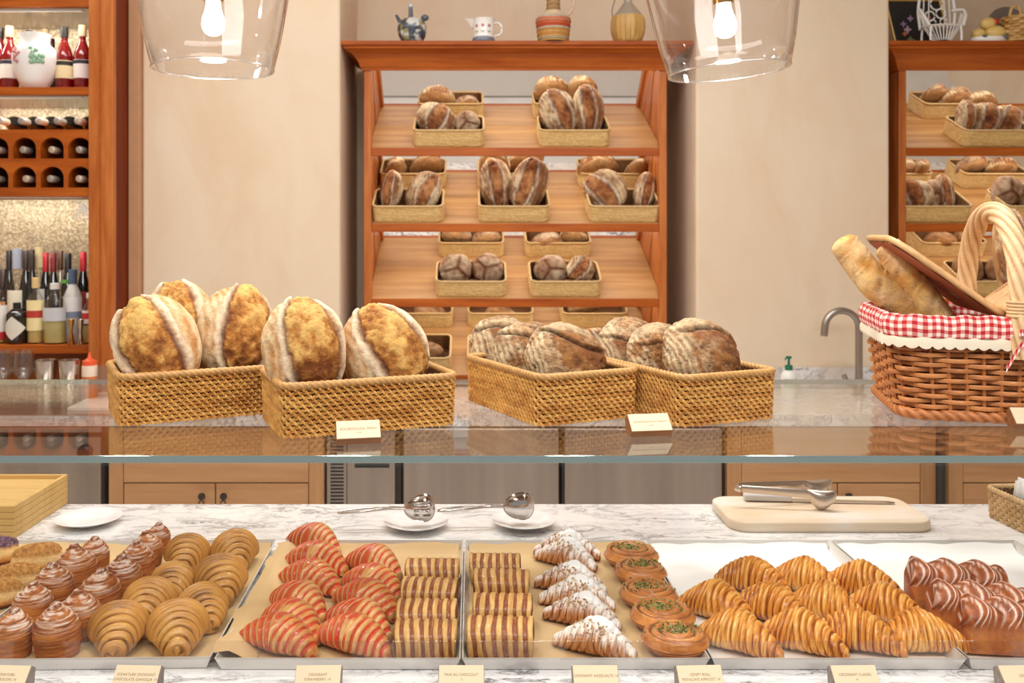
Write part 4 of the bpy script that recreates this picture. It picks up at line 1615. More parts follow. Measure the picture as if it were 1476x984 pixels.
def twisted(path, r, lobes, turns, nv=20, ca=L3(176, 118, 66), cb=L3(236, 196, 142), closed=False):
    p = np.array(path, float)
    n = len(p)
    t = np.gradient(p, axis=0)
    t /= np.linalg.norm(t, axis=1)[:, None]
    ref = np.array((1.0, 0, 0)) if abs(t[:, 0]).mean() < .7 else np.array((0, 0, 1.0))
    a = np.cross(t, ref)
    a /= np.linalg.norm(a, axis=1)[:, None]
    b_ = np.cross(t, a)
    th = np.arange(nv) * 2 * PI / nv
    s = np.linspace(0, 1, n)
    tw = np.abs(np.sin((lobes * th[None] + s[:, None] * 2 * PI * turns) / 2)) ** .7
    r = np.broadcast_to(np.asarray(r, float), (n,))
    rr = r[:, None] * (.78 + .25 * tw)
    A = p[:, None, :] + rr[..., None] * (np.cos(th)[None, :, None] * a[:, None, :] + np.sin(th)[None, :, None] * b_[:, None, :])
    return MB().grid(A, cv=True, col=mixc(np.broadcast_to(ca, A.shape), np.broadcast_to(cb, A.shape), tw))


def resample(pts, n, smooth=8):
    p = np.array(pts, float)
    d = np.concatenate([[0], np.cumsum(np.linalg.norm(np.diff(p, axis=0), axis=1))])
    q = np.linspace(0, d[-1], n)
    o = np.stack([np.interp(q, d, p[:, i]) for i in range(3)], -1)
    for _ in range(smooth):
        o[1:-1] = (o[:-2] + 2 * o[1:-1] + o[2:]) / 4
    return o


pk = thing('picnic_basket', 'brown wicker picnic basket with red gingham lining and open lids on the glass shelf', 'basket', (1.035, 1.824, ZG + .001), R_(-14))
w0, d0, h0, fl0 = .384, .310, .178, .095
stuff(weave(w0, d0, h0, .05, 17, 15, .0056, .0044, .0036, 14, fl0, .012, 9, L3(150, 82, 34), L3(222, 146, 84), 6).build('woven_wall', M['wicker'], pk))
pts_, nor_, q_, per_ = rrect(w0, d0, .05, per_ / 44 if False else .028)
sb = MB()
for i in range(0, len(pts_)):
    sb.col = L3(196, 120, 62)
    sb.tube([(*(pts_[i] * 1.0), .008), (*(pts_[i] * (1 + fl0)), h0)], .0034, 5)
stuff(sb.build('stakes', M['wicker'], pk))
rope_rim(w0 * 1.01, d0 * 1.01, .05, .0105, .0105, .020, 3, L3(140, 74, 30), L3(214, 136, 74)).build('foot_border', M['wicker'], pk)
sh = MB()
A = np.zeros((2, len(pts_), 3))
A[0, :, :2] = pts_ * .97
A[1, :, :2] = pts_ * (1 + fl0) * .97
A[0, :, 2], A[1, :, 2] = .004, h0
sh.grid(A, cv=True)
sh.add(A[0], [tuple(range(len(pts_)))])
sh.build('inside', M['rattan_in'], pk)
# gingham lining folded over the rim
wt, dt = w0 * (1 + fl0), d0 * (1 + fl0)
pr, nr, qr, perr = rrect(wt, dt, .055, .0032)
sect = [(-.010, h0 - .05), (-.008, h0 + .008), (0, h0 + .020), (.010, h0 + .018), (.0165, h0 + .006), (.0165, h0 - .010), (.0135, h0 - .022)]
A = np.zeros((len(sect), len(pr), 3))
col = np.zeros_like(A)
vcum = 0
for i, (o_, z_) in enumerate(sect):
    wob = .0022 * vnoise(np.stack([qr * 28, qr * 0 + i * .6, qr * 0], -1), 4) + .0016 * np.sin(qr * 150 + i * .3) * (i > 1)
    A[i, :, :2] = pr + nr * (o_ + wob)[:, None]
    A[i, :, 2] = z_ + .8 * wob
    if i:
        vcum += math.dist(sect[i], sect[i - 1])
    col[i, :, 0] = qr / .0135
    col[i, :, 1] = vcum / .0135
MB().grid(A, cv=True, col=col).build('gingham_lining', M['gingham'], pk)
A = np.zeros((3, len(pr), 3))
for i, (o_, z_) in enumerate([(.0125, h0 - .019), (.0155, h0 - .029), (.0150, h0 - .036)]):
    A[i, :, :2] = pr + nr * o_
    A[i, :, 2] = z_ - (i == 2) * .006 * np.abs(np.sin(qr * PI / .019)) ** .8
MB().grid(A, cv=True).build('lace_edging', M['lace'], pk)
# handle from front to back over the middle
arch = [(0, -dt / 2 - .012, h0 - .055), (0, -dt / 2 - .012, h0 + .02)]
for a in np.linspace(0, PI, 25):
    arch.append((0, -(dt / 2 + .004) * math.cos(a) * (1 - .06 * math.sin(a)), h0 + .045 + .170 * math.sin(a) ** .8))
arch += [(0, dt / 2 + .012, h0 + .02), (0, dt / 2 + .012, h0 - .055)]
twisted(resample(arch, 190, 6), .0195, 7, 15, 42, L3(190, 136, 84), L3(244, 210, 162)).build('handle', M['wicker_pale'], pk)
bn = MB()
for k in range(5):
    bn.col = L3(232, 190, 136) * (1 - .04 * k)
    ring = [(.0215 * math.cos(a), -dt / 2 - .006 + .0215 * math.sin(a), h0 + .022 + k * .0062) for a in np.linspace(0, 2 * PI, 21)[:-1]]
    bn.tube(ring, .0034, 6, True)
bn.build('handle_binding', M['wicker_pale'], pk)


def lid(side, ang, name):
    """half lid hinged beside the handle; local x runs to the free end"""
    r = bpy.data.objects.new(name, None)
    L_, hw = .235, .150
    poly = [(.0, -hw)]
    for a in np.linspace(-PI / 2, 0, 7):
        poly.append((L_ - .05 + .05 * math.cos(a), -hw + .05 + .05 * math.sin(a)))
    for a in np.linspace(0, PI / 2, 7):
        poly.append((L_ - .05 + .05 * math.cos(a), hw - .05 + .05 * math.sin(a)))
    poly.append((.0, hw))
    rot = Matrix.Rotation(-ang, 4, 'Y')
    if side < 0:
        rot = Matrix.Rotation(PI, 4, 'Z') @ rot
    mt = Matrix.Translation((side * .022, 0, h0 + .020)) @ rot
    tr = lambda p: tuple(mt @ Vector(p))
    m = MB()
    pc = [(x, y, .0) for x, y in poly]
    m.col = L3(226, 178, 122)
    m.tube([tr(p) for p in resample(pc + [pc[0]], 120, 2)], .0062, 8, True)
    rng = random.Random(3)
    for i in range(22):
        y = -hw + .010 + i * (2 * hw - .02) / 21
        xe = L_ - .004
        if abs(y) > hw - .05:
            xe = L_ - .05 + math.sqrt(max(0, .05 ** 2 - (abs(y) - hw + .05) ** 2)) - .003
        m.col = mixc(L3(196, 138, 84), L3(240, 202, 150), np.array(rng.random()))
        m.tube([tr((x, y, .0015 * math.sin(x * 90 + i * PI))) for x in np.linspace(.002, xe, 22)], .0068, 6)
    o = m.build(name, M['wicker_pale'] if side > 0 else M['wicker'], pk)
    li = MB().add([tr((x * .97 + .002, y * .96, -.0075)) for x, y in poly], [tuple(range(len(poly)))])
    li.build('lid_lining', M['lining'], o, False)
    if side < 0:
        for (fx, fy, c, s_) in ((.09, -.07, (232, 226, 230), .017), (.115, -.085, (196, 40, 50), .012), (.10, -.045, (70, 92, 124), .016), (.13, -.055, (226, 110, 110), .012),
                                (.07, -.05, (206, 60, 64), .012), (.075, -.095, (224, 228, 240), .013), (.14, -.09, (84, 104, 140), .011), (.06, .03, (232, 226, 230), .016), (.1, .06, (196, 40, 50), .014)):
            pt = []
            for a in np.linspace(0, 2 * PI, 11)[:-1]:
                rr = s_ * (.55 + .45 * abs(math.cos(2.5 * a)))
                pt.append(tr((fx + rr * math.cos(a), fy + rr * math.sin(a) * .7, -.0085)))
            MB().add(pt, [tuple(range(10))]).build('printed_flower', plain('print', lin(*c), .85), o, False)
    return o


lid(-1, R_(37), 'lid')
lid(1, R_(38), 'lid')
# ribbon bow at the handle foot
rb = MB()
f0 = Vector((0.012, -dt / 2 - .030, h0 - .010))
for k, (dx, dz, L_) in enumerate(((-.045, -.062, 1), (.05, -.05, 1), (-.03, .004, .8), (.035, .006, .8))):
    path = [f0, f0 + Vector((dx * .5, -.008, dz * .35 + .004)), f0 + Vector((dx * L_, -.004, dz))]
    path = resample(path, 14, 3)
    A = np.stack([path + np.array((0, 0, .006)), path - np.array((0, 0, .006))], 1)
    cc = np.zeros_like(A)
    cc[..., 0] = np.arange(14)[:, None] * .45
    cc[:, 1, 1] = .9
    rb.grid(A, col=cc)
rb.build('ribbon_bow', M['gingham'], pk)

gb = 'baguettes in the picnic basket'
tag(baguette(3, [P(1211, 343, 1.90), P(1232, 372, 1.89), P(1262, 410, 1.87), P(1315, 452, 1.86), P(1372, 520, 1.845)], .0325).build('baguette', M['crust']),
    'baguette sticking out furthest left of the picnic basket', 'bread', gb)
tag(baguette(5, [P(1276, 352, 1.90), P(1300, 390, 1.87), P(1338, 438, 1.84), P(1392, 510, 1.80)], .030).build('baguette', M['crust']),
    'slashed baguette under the propped lid of the picnic basket', 'bread', gb)
tag(loaf(71, 'country', .05, .11, .05).build('sourdough_loaf', M['crust'], None, True, P(1456, 372, 2.06), (R_(-8), R_(6), R_(40))),
    'pale floury loaf standing behind the wicker handle in the picnic basket', 'bread')

# ================================================================ signs and price blocks
ang_f = math.atan2(.025, .026)


def sign(name, loc, yaw, w_, lines, label, mat, group):
    t = thing(name, label, 'sign', loc, yaw, group)
    poly = [(0, 0), (-.005, .010), (.021, .035), (.032, .027), (.027, 0)]
    bevel(MB().prism(poly, -w_ / 2, w_ / 2, 'x').build('block', mat, t, False), .0006, 1)
    u = Vector((0, .026, .025)).normalized()
    nrm = Vector((0, -u.z, u.y))
    c0 = Vector((0, -.005, .010)) + u * .0008 + nrm * .0006
    c1 = c0 + u * .0345
    MB().hexa([tuple(c0 + Vector((x, 0, 0)) + nrm * e + u * (f * .0345)) for f in (0, 1) for e in (.0008, -.0006) for x in (-w_ / 2 + .0008, w_ / 2 - .0008)]).build('card', M['card'], t, False)
    for (txt, sz, v) in lines:
        cu = bpy.data.curves.new('lettering', 'FONT')
        cu.body = txt
        cu.size = sz
        cu.align_x = 'CENTER'
        cu.align_y = 'CENTER'
        cu.space_character = 1.12
        cu.extrude = .00005
        cu.materials.append(M['ink'])
        tmp = bpy.data.objects.new('lettering', cu)
        me = bpy.data.meshes.new_from_object(tmp)
        bpy.data.objects.remove(tmp)
        me.materials.clear()
        me.materials.append(M['ink'])
        o = link('lettering', me, t)
        o.location = c0 + u * (.0345 * v) + nrm * .00095
        o.rotation_euler = (ang_f, 0, 0)
        o.scale = (.86, 1, 1)
    return t


ga = 'wooden signs on the glass shelf'
p = on(517, 640, ZG)
sign('bread_sign', (p.x, p.y, ZG + .0002), R_(11), .074, [('SOURDOUGH MAXI', .0072, .52), ('15.00', .0042, .30)], 'wooden block sign reading SOURDOUGH MAXI before the golden loaves', M['walnut'], ga)
p = on(939, 629, ZG)
sign('bread_sign', (p.x, p.y, ZG + .0002), R_(9), .074, [('SOURDOUGH MULTIGRAIN', .0051, .52), ('15.00', .0042, .30)], 'wooden block sign reading SOURDOUGH MULTIGRAIN before the brown loaves', M['walnut'], ga)
p = on(1494, 619, ZG)
sign('bread_sign', (p.x, p.y, ZG + .0002), R_(-4), .074, [('BAGUETTE', .0072, .52)], 'wooden block sign below the picnic basket, cut by the photo edge', M['walnut'], ga)
gp = 'price blocks along the front of the pastry counter'
for (xc, ln, yaw, lab) in [
    (3, ['SIGNATURE', 'BOMBOLONI 14'], -3, 'grey block price sign at far left reading SIGNATURE BOMBOLONI'),
    (193, ['SIGNATURE CROISSANT', 'CHOCOLATE GIANDUJA 14'], -2, 'price sign reading SIGNATURE CROISSANT CHOCOLATE GIANDUJA'),
    (457, ['CROISSANT', 'STRAWBERRY 14'], 1, 'price sign reading CROISSANT STRAWBERRY'),
    (665, ['PAIN AU CHOCOLAT', '12'], 0, 'price sign reading PAIN AU CHOCOLAT'),
    (860, ['CROISSANT HAZELNUTS 14'], 0, 'price sign reading CROISSANT HAZELNUTS'),
    (1012, ['CRISPY ROLL', 'PISTACHIO APRICOT 14'], 2, 'price sign reading CRISPY ROLL PISTACHIO APRICOT'),
    (1237, ['CROISSANT CLASSIC', '10'], 1, 'price sign reading CROISSANT CLASSIC'),
    (1482, ['CRISPY'], 2, 'price sign at far right beginning with CRISPY'),
]:
    D = 1.366
    x = (xc - VX) * D / F
    lines = [(ln[0], .0056, .60), (ln[1], .0056 if len(ln[1]) > 3 else .0042, .40)] if len(ln) > 1 else [(ln[0], .0056, .55)]
    sign('price_sign', (x, D, ZC + .0003), R_(yaw), .069, lines, lab, M['greywood'], gp)

# ================================================================ crockery and tools on the marble
t = None
sau = [(0, .004), (.028, .004), (.030, .0012), (.034, .0012), (.036, .004), (.060, .012), (.075, .018), (.0758, .0192), (.0745, .0196), (.058, .0138), (.034, .0066), (.0335, .0072), (.031, .0066), (0, .0062)]
sm = MB().lathe(sau, 48).mesh('saucer', M['white'])
for (px, py, lab) in ((128, 755, 'empty white saucer beside the stack of wooden trays'), (600, 760, 'white saucer under the slotted pastry tongs'), (755, 758, 'white saucer under the solid pastry tongs')):
    c = on(px, py, ZC)
    tag(link('saucer', sm, None, (c.x, c.y, ZC - .0010)), lab, 'saucer', 'white saucers on the marble')

M['slot'] = M['black']


def pastry_tongs(px, py, slots, label):
    c = on(px, py, ZC)
    t = thing('pastry_tongs', label, 'tongs', (c.x, c.y, ZC), R_(4))
    for s in (-1, 1):
        nu, nv = 20, 24
        b = MB()
        u = np.linspace(0, 1, nu)[:, None]
        v = (np.arange(nv) * 2 * PI / nv)[None]
        rx, rz = .034, .029
        X = rx * u * np.cos(v) * np.where(np.cos(v) < 0, 1.3, .82)
        Z = rz * u * np.sin(v) * (1.05 + .12 * np.cos(v))
        Y = s * (.004 + .012 * (1 - u ** 2.4)) * np.ones_like(v)
        A = np.stack([X + .035, Y, Z + .048], -1)
        b.grid(A, cv=True)
        if slots:
            ctr = np.concatenate(b.v)
            keep = []
            for q in b.f:
                m = ctr[list(q)].mean(0)
                zz = (m[2] - .048) / rz
                if not (abs(m[0] - .035) < .021 and min(abs(zz - .45), abs(zz), abs(zz + .45)) < .09):
                    keep.append(q)
            b.f = keep
            b.m = [0] * len(keep)
        o = b.build('head', M['chrome'], t)
        sm_ = o.modifiers.new('thickness', 'SOLIDIFY')
        sm_.thickness = .0009
        ringp = [(.035 + rx * math.cos(a) * (1.3 if math.cos(a) < 0 else .82), s * .004, .048 + rz * math.sin(a) * (1.05 + .12 * math.cos(a))) for a in np.linspace(0, 2 * PI, 33)[:-1]]
        MB().tube(ringp, .0012, 6, True).build('head_rim', M['chrome'], o)
        arm = resample([(-.006, s * .004, .048), (-.05, s * .008, .050), (-.10, s * .012, .046), (-.155, s * .006, .042)], 30, 3)
        MB().tube(arm, np.linspace(.0030, .0038, 30), 8).build('arm', M['chrome'], t)
    MB().tube(resample([(-.04, .0, .050), (-.10, .014, .047), (-.160, .008, .041), (-.165, 0, .041), (-.160, -.008, .041), (-.10, -.014, .047), (-.04, 0, .050)], 50, 3), .0022, 8).build('spring_loop', M['chrome'], t)
    return t


pastry_tongs(588, 762, True, 'slotted steel pastry tongs resting on the middle saucer')
pastry_tongs(731, 759, False, 'solid steel pastry tongs resting on the right saucer')

# cutting board
tb = NT('whitewashed_board')
nb_ = tb.noise(tb.coord((1, 2, 1)), 4, 4)
tb.prin(tb.ramp(nb_, [(.35, lin(232, 204, 170)), (.55, lin(240, 222, 198)), (.7, lin(244, 236, 228))]), .5)
M['board'] = tb.m
bx0, bx1, by0, by1 = .598, 1.072, 2.105, 2.318
pb_, _, _, _ = rrect(bx1 - bx0, by1 - by0, .045, .006)
b = MB()
A = np.zeros((6, len(pb_), 3))
for i, (sc_, z_) in enumerate(((.982, .0005), (.996, .003), (1, .008), (1, .017), (.994, .022), (.978, .0235))):
    A[i, :, 0] = pb_[:, 0] - (1 - sc_) * np.sign(pb_[:, 0]) * .12
    A[i, :, 1] = pb_[:, 1] - (1 - sc_) * np.sign(pb_[:, 1]) * .12
    A[i, :, 2] = z_
b.grid(A, cv=True)
b.add(A[-1], [tuple(range(len(pb_)))])
b.add(A[0], [tuple(range(len(pb_)))[::-1]])
tag(b.build('cutting_board', M['board'], None, True, ((bx0 + bx1) / 2, (by0 + by1) / 2, ZC)), 'pale rounded cutting board on the marble at right', 'cutting board')
ZB = ZC + .0238
M['warmsteel'] = plain('brushed_tong_steel', lin(206, 192, 178), .26, .95, .05)
t = thing('serving_tongs', 'large steel serving tongs with scoop ends lying on the cutting board', 'tongs', (.650, 2.225, ZB))
for k, (dy, ez, dx) in enumerate(((-.030, .0, .0), (.050, .006, .02))):
    n_ = 40
    q = np.linspace(0, 1, n_)
    ln = .225 + dx
    A = []
    for i in range(n_):
        x = q[i] * ln
        y = dy * q[i]
        zc = .045 - .010 * q[i]
        wd = .0035
        hh = .009 + .003 * q[i]
        if q[i] > .72:
            f = (q[i] - .72) / .28
            blob = math.sin(min(1, f) * PI * .5 + .0)
            hh = .011 + .013 * math.sin(PI * min(.97, f) ** .8)
            wd = .0035 + .011 * math.sin(PI * min(.97, f)) ** .7
            zc = .038 - .014 * math.sin(PI * min(1, f) ** .8)
        if i == n_ - 1:
            hh, wd = .003, .002
        A.append([(x, y + wd * math.cos(a), zc + ez + hh * math.sin(a)) for a in np.linspace(0, 2 * PI, 15)[:-1]])
    MB().grid(np.array(A), cv=True).build('arm', M['warmsteel'], t)
MB().tube([(.004, -.006, .045), (-.004, 0, .045), (.004, .008, .048)], .0085, 10).build('hinge', M['warmsteel'], t)
t = thing('bread_knife', 'serrated bread knife behind the serving tongs on the cutting board', 'knife', (.79, 2.258, ZB + .002), R_(-5))
b = MB()
poly = [(.0, .0), (.0, .028), (.235, .024), (.25, .014)]
n_ = 40
for i in range(n_ + 1):
    poly.append((.245 * (1 - i / n_), .0 + (.0028 if i % 2 else 0) + .006 * (1 - i / n_) ** 3))
MB().prism(poly, 0, .0016, 'z').build('blade', M['chrome'], t, False)
bevel(MB().box(-.115, .0, -.002, .026, .0, .016).build('handle', plain('grey_handle', lin(214, 210, 208), .4), t, False), .005, 3)

# stack of wooden trays
gt = 'stacked wooden trays'
for k in range(5):
    z0 = ZC + .0006 + k * .0149
    x0, x1, y0, y1, wl = -1.56, -1.030, 2.062, 2.335, .009
    t = tag(bpy.data.objects.new('wooden_tray', None), f'pale wooden tray, {["bottom one", "second from bottom", "middle one", "second from top", "top one, open"][k]} of the stack at left', 'tray', gt)
    C.objects.link(t)
    t.location = (0, 0, z0)
    bevel(MB().box(x0, x1, y0, y0 + wl, 0, .0142).build('side', M['ash'], t, False), .0012)
    bevel(MB().box(x0, x1, y1 - wl, y1, 0, .0142).build('side', M['ash'], t, False), .0012)
    bevel(MB().box(x0, x0 + wl, y0 + wl, y1 - wl, 0, .0142).build('side', M['ash'], t, False), .0012)
    bevel(MB().box(x1 - wl, x1, y0 + wl, y1 - wl, 0, .0142).build('side', M['ash'], t, False), .0012)
    MB().box(x0 + wl, x1 - wl, y0 + wl, y1 - wl, .001, .004).build('floor_board', M['ash'], t, False)

# napkin basket at the right edge
t = thing('napkin_basket', 'small pale rattan basket of white napkins at right edge of the marble', 'basket', (1.362, 2.165, ZC + .0006), R_(4))
stuff(weave(.20, .15, .070, .02, 8, 32, .0028, .0052, .0032, 8, .02, .001, 13, L3(184, 140, 84), L3(226, 188, 132)).build('woven_wall', M['rattan'], t))
rope_rim(.204, .153, .022, .0062, .070, .011, 3, L3(196, 150, 92), L3(236, 202, 150)).build('rim', M['rattan'], t)
shell_box(.20, .15, .066, .018, .0035).build('lining', M['rattan_in'], t)
for k in range(6):
    n_ = 8
    A = np.zeros((2, n_, 3))
    for i in range(n_):
        x = -.075 + .15 * i / (n_ - 1)
        A[0, i] = (x, .012 * math.sin(i * .8 + k), 0)
        A[1, i] = (x * 1.05, -.012 + .010 * math.sin(i * 1.3 + k), .10 + .006 * math.sin(i * 1.7 + k * 2) - .05 * (i / n_) * (k % 2))
    o = MB().grid(A).build('napkin', M['paperw'], None, True, (1.362, 2.118 + k * .018, ZC + .012), (R_(-6 + 3 * k), 0, R_(4)))
    o.modifiers.new('thickness', 'SOLIDIFY').thickness = .0012
    tag(o, f'white paper napkin in the small rattan basket, {ORD[k]} from its front', 'napkin', 'napkins in the small basket')

# ================================================================ pendant lamps
M['bulb'] = (lambda t: (t.n('Emission'), t))(NT('lit_bulb'))[1]
em = [n for n in M['bulb'].t.nodes if n.type == 'EMISSION'][0]
em.inputs[0].default_value = (1, .93, .82, 1)
em.inputs[1].default_value = 9
M['bulb'].t.links.new(em.outputs[0], M['bulb'].out.inputs[0])
M['bulb'] = M['bulb'].m


def pendant(px, py, tilt, label):
    D = 1.6
    c = P(px, py, D)
    t = thing('pendant_lamp', label, 'lamp', c, 0, 'glass pendant lamps', (0, R_(tilt), 0))
    r0, r1, h = .1035, .150, .235
    prof = [(r0, 0), (r0 + .012, .05), (r0 + .0245, .12), (r1 - .009, .20), (r1 - .004, .235), (r1 - .010, .25), (r1 - .03, .262), (.03, .275)]
    o = MB().lathe(prof, 64).build('shade', M['shade'], t)
    o.modifiers.new('thickness', 'SOLIDIFY').thickness = .003
    MB().tube([(r0 * math.cos(a), r0 * math.sin(a), 0) for a in np.linspace(0, 2 * PI, 73)[:-1]], .0017, 8, True).build('rim', M['rimglass'], o)
    bl = [(0, .058), (.010, .0595), (.017, .066), (.0205, .076), (.0195, .088), (.0145, .102), (.0125, .112), (.0125, .118)]
    bl = [(float(a), float(b_)) for a, _, b_ in resample([(r_b, 0, z_b) for r_b, z_b in bl], 40, 6)]
    bl[0] = (0, bl[0][1])
    MB().lathe(bl, 32).build('bulb', M['bulb'], t)
    MB().lathe([(0, .118), (.0165, .118), (.0175, .124), (.0175, .170), (.022, .176), (.022, .27), (.034, .274), (.034, .282), (.006, .288), (0, .288)], 24).build('socket', plain('brass_socket', lin(190, 150, 90), .3, 1.0), t)
    l = bpy.data.lights.new('bulb_light', 'POINT')
    l.energy, l.color, l.shadow_soft_size = 5.2, (1, .95, .86), .022
    lo = bpy.data.objects.new('bulb_light', l)
    C.objects.link(lo)
    lo.parent = t
    lo.location = (0, 0, .045)
    MB().tube([(0, 0, .286), (0, 0, TOPZ - c.z - .02)], .003, 8).build('cord', M['black'], t)
    MB().lathe([(0, TOPZ - c.z - .03), (.05, TOPZ - c.z - .03), (.05, TOPZ - c.z - .001), (0, TOPZ - c.z - .001)], 24).build('canopy', M['white'], t)
    return t


pendant(307.5, 100, 0, 'clear glass pendant lamp with lit bulb at upper left')
pendant(1050.5, 103, -4.5, 'clear glass pendant lamp with lit bulb before the right wall panel')

# ================================================================ tap and soap
D = 4.22
t = thing('tap', 'tall satin steel swan neck tap against the peach wall', 'tap', (P(1238, 500, D).x, D, ZR))
k = D / F
hz_ = P(0, 470, D).z - ZR
r_ = 24.5 * k
pth = [(0, 0, 0), (0, 0, hz_ * .5), (0, 0, hz_)] + [(-r_ + r_ * math.cos(a), 0, hz_ + r_ * .93 * math.sin(a)) for a in np.linspace(.1, PI - .2, 16)] + [(-2 * r_ - .004, 0, hz_ - .045)]
MB().tube(resample(pth, 60, 3), .0165, 14).build('spout', M['tap'], t)
MB().lathe([(0, 0), (.030, 0), (.030, .008), (.022, .012), (.022, .07), (.018, .075), (0, .075)], 20).build('base', M['tap'], t)
MB().tube([(-.02, -.005, .045), (-.05, -.01, .05), (-.075, -.012, .095)], [.009, .009, .012], 10).build('lever', M['tap'], t)
D = 4.16
t = thing('soap_bottle', 'small white soap bottle with green pump beside the tap', 'bottle', (P(1137, 0, D).x, D, ZR))
z1 = P(0, 533, D).z - ZR
MB().lathe([(0, 0), (.033, 0), (.035, .006), (.035, z1 - .025), (.026, z1 - .006), (.016, z1), (0, z1)], 24).build('body', plain('milky_plastic', lin(232, 232, 226), .35), t)
GR = plain('green_pump', lin(34, 110, 84), .4)
MB().lathe([(0, z1), (.017, z1), (.017, z1 + .022), (.006, z1 + .024), (.005, z1 + .05), (.012, z1 + .052), (.013, z1 + .062), (0, z1 + .064)], 16).build('pump', GR, t)
MB().tube([(0, 0, z1 + .057), (-.018, -.014, z1 + .056), (-.022, -.018, z1 + .048)], .004, 8).build('nozzle', GR, t)
lb = np.array([[(.0353 * math.cos(a), .0353 * math.sin(a), z) for a in np.linspace(-PI * .8, -PI * .2, 9)] for z in (.05, z1 - .035)])
MB().grid(lb).build('label', plain('pale_green_label', lin(190, 214, 196), .5), t)
# white board on the rear counter
zt = ZR + .001
c4 = [on(97, 592, ZR), on(250, 592, ZR), on(250, 566, ZR), on(150, 566, ZR)]
tag(MB().prism([(q.x, q.y) for q in c4], zt, zt + .012, 'z').build('chopping_board', plain('white_plastic_board', lin(238, 228, 216), .4), smooth=False),
    'white plastic board on the rear worktop behind the left basket', 'cutting board')

# ================================================================ bottles in the bar
glassm = {}


def solid_glass(name, col, rough=.06, trans=.0):
    if name not in glassm:
        t = NT(name)
        t.prin(t.mix(lin(*col), tuple(x * .7 for x in lin(*col)[:3]) + (1,), t.noise(t.coord(), 9, 2)), rough, 0, Coat_Weight=.6, Coat_Roughness=.03, Specular_IOR_Level=.6)
        glassm[name] = t.m
    return glassm[name]


colm = {}


def flat(col, rough=.5, metal=0.0):
    k = (col, rough, metal)
    if k not in colm:
        colm[k] = plain('tint_%d_%d_%d' % col, lin(*col), rough, metal, .05, 40)
    return colm[k]


DKG = solid_glass('dark_bottle_glass', (26, 24, 22))
REDL = solid_glass('red_liquor_glass', (128, 10, 14))
CLR = thin_glass('bottle_glass', (.90, .92, .91), .06, .9, 3)
FRO = solid_glass('frosted_bottle_glass', (214, 212, 206), .3)


def bottle(px, pyb, pyt, D, wpx, glass, cap, lab, label, group, neck=.34, shoulder=.62, capf=.14, labz=(.18, .5), liquid=None, name='bottle', square=False, zbase=None, band=None, dia=False):
    k = D / F
    z0 = zbase if zbase is not None else P(0, pyb, D).z
    H = P(0, pyt, D).z - z0
    R = wpx * k / 2
    rn = R * neck
    t = thing(name, label, 'bottle', ((px - VX) * k, D, z0 + .0005), 0, group)
    zs, zn = H * shoulder, H * (shoulder + (1 - shoulder) * .45)
    pr = [(0, 0), (R * .92, 0), (R, .006), (R, zs - .01), (R * .96, zs), (R * .72, zs + (zn - zs) * .5), (rn * 1.1, zn), (rn, zn + .01), (rn, H * (1 - capf * .6)), (rn * 1.15, H * (1 - capf * .6) + .002), (rn * 1.15, H * .985), (0, H * .985)]
    nn = 4 if square else 24
    bdy = MB().lathe(pr, 20)
    if square:
        bdy = MB().lathe(pr, 24, sx=1.0, sy=.8)
    bdy.build('glass', glass, t)
    if liquid:
        q = [(0, .006), (R * .9, .006), (R * .9, zs * liquid[1]), (0, zs * liquid[1])]
        MB().lathe(q, 18, sy=.8 if square else 1).build('liquid', flat(liquid[0], .1), t)
    if cap:
        MB().lathe([(0, H * (1 - capf)), (rn * 1.22, H * (1 - capf)), (rn * 1.22, H - .002), (rn * 1.05, H), (0, H)], 16).build('cap', flat(cap, .35), t)
    if lab:
        a0, a1 = (-PI * .98, -PI * .02)
        za, zb2 = labz[0] * H, labz[1] * H
        sy = .8 if square else 1
        if dia:
            V = []
            for i in range(9):
                f = i / 8
                a = -PI * .92 + PI * .84 * f
                hw = (zb2 - za) / 2 * (1 - abs(2 * f - 1))
                for s in (-1, 1):
                    V.append([(R * 1.015) * math.cos(a), (R * 1.015) * math.sin(a), (za + zb2) / 2 + s * hw])
            V = np.array(V).reshape(9, 2, 3)
        else:
            V = np.array([[(R * 1.012 * math.cos(a), R * 1.012 * sy * math.sin(a), z) for a in np.linspace(a0, a1, 13)] for z in (za, zb2)])
        MB().grid(V).build('label', flat(lab, .6), t)
        if band:
            V = np.array([[(R * 1.02 * math.cos(a), R * 1.02 * sy * math.sin(a), z) for a in np.linspace(a0, a1, 13)] for z in (za + (zb2 - za) * band[1], za + (zb2 - za) * band[2])])
            MB().grid(V).build('label_band', flat(band[0], .6), t)
    return t


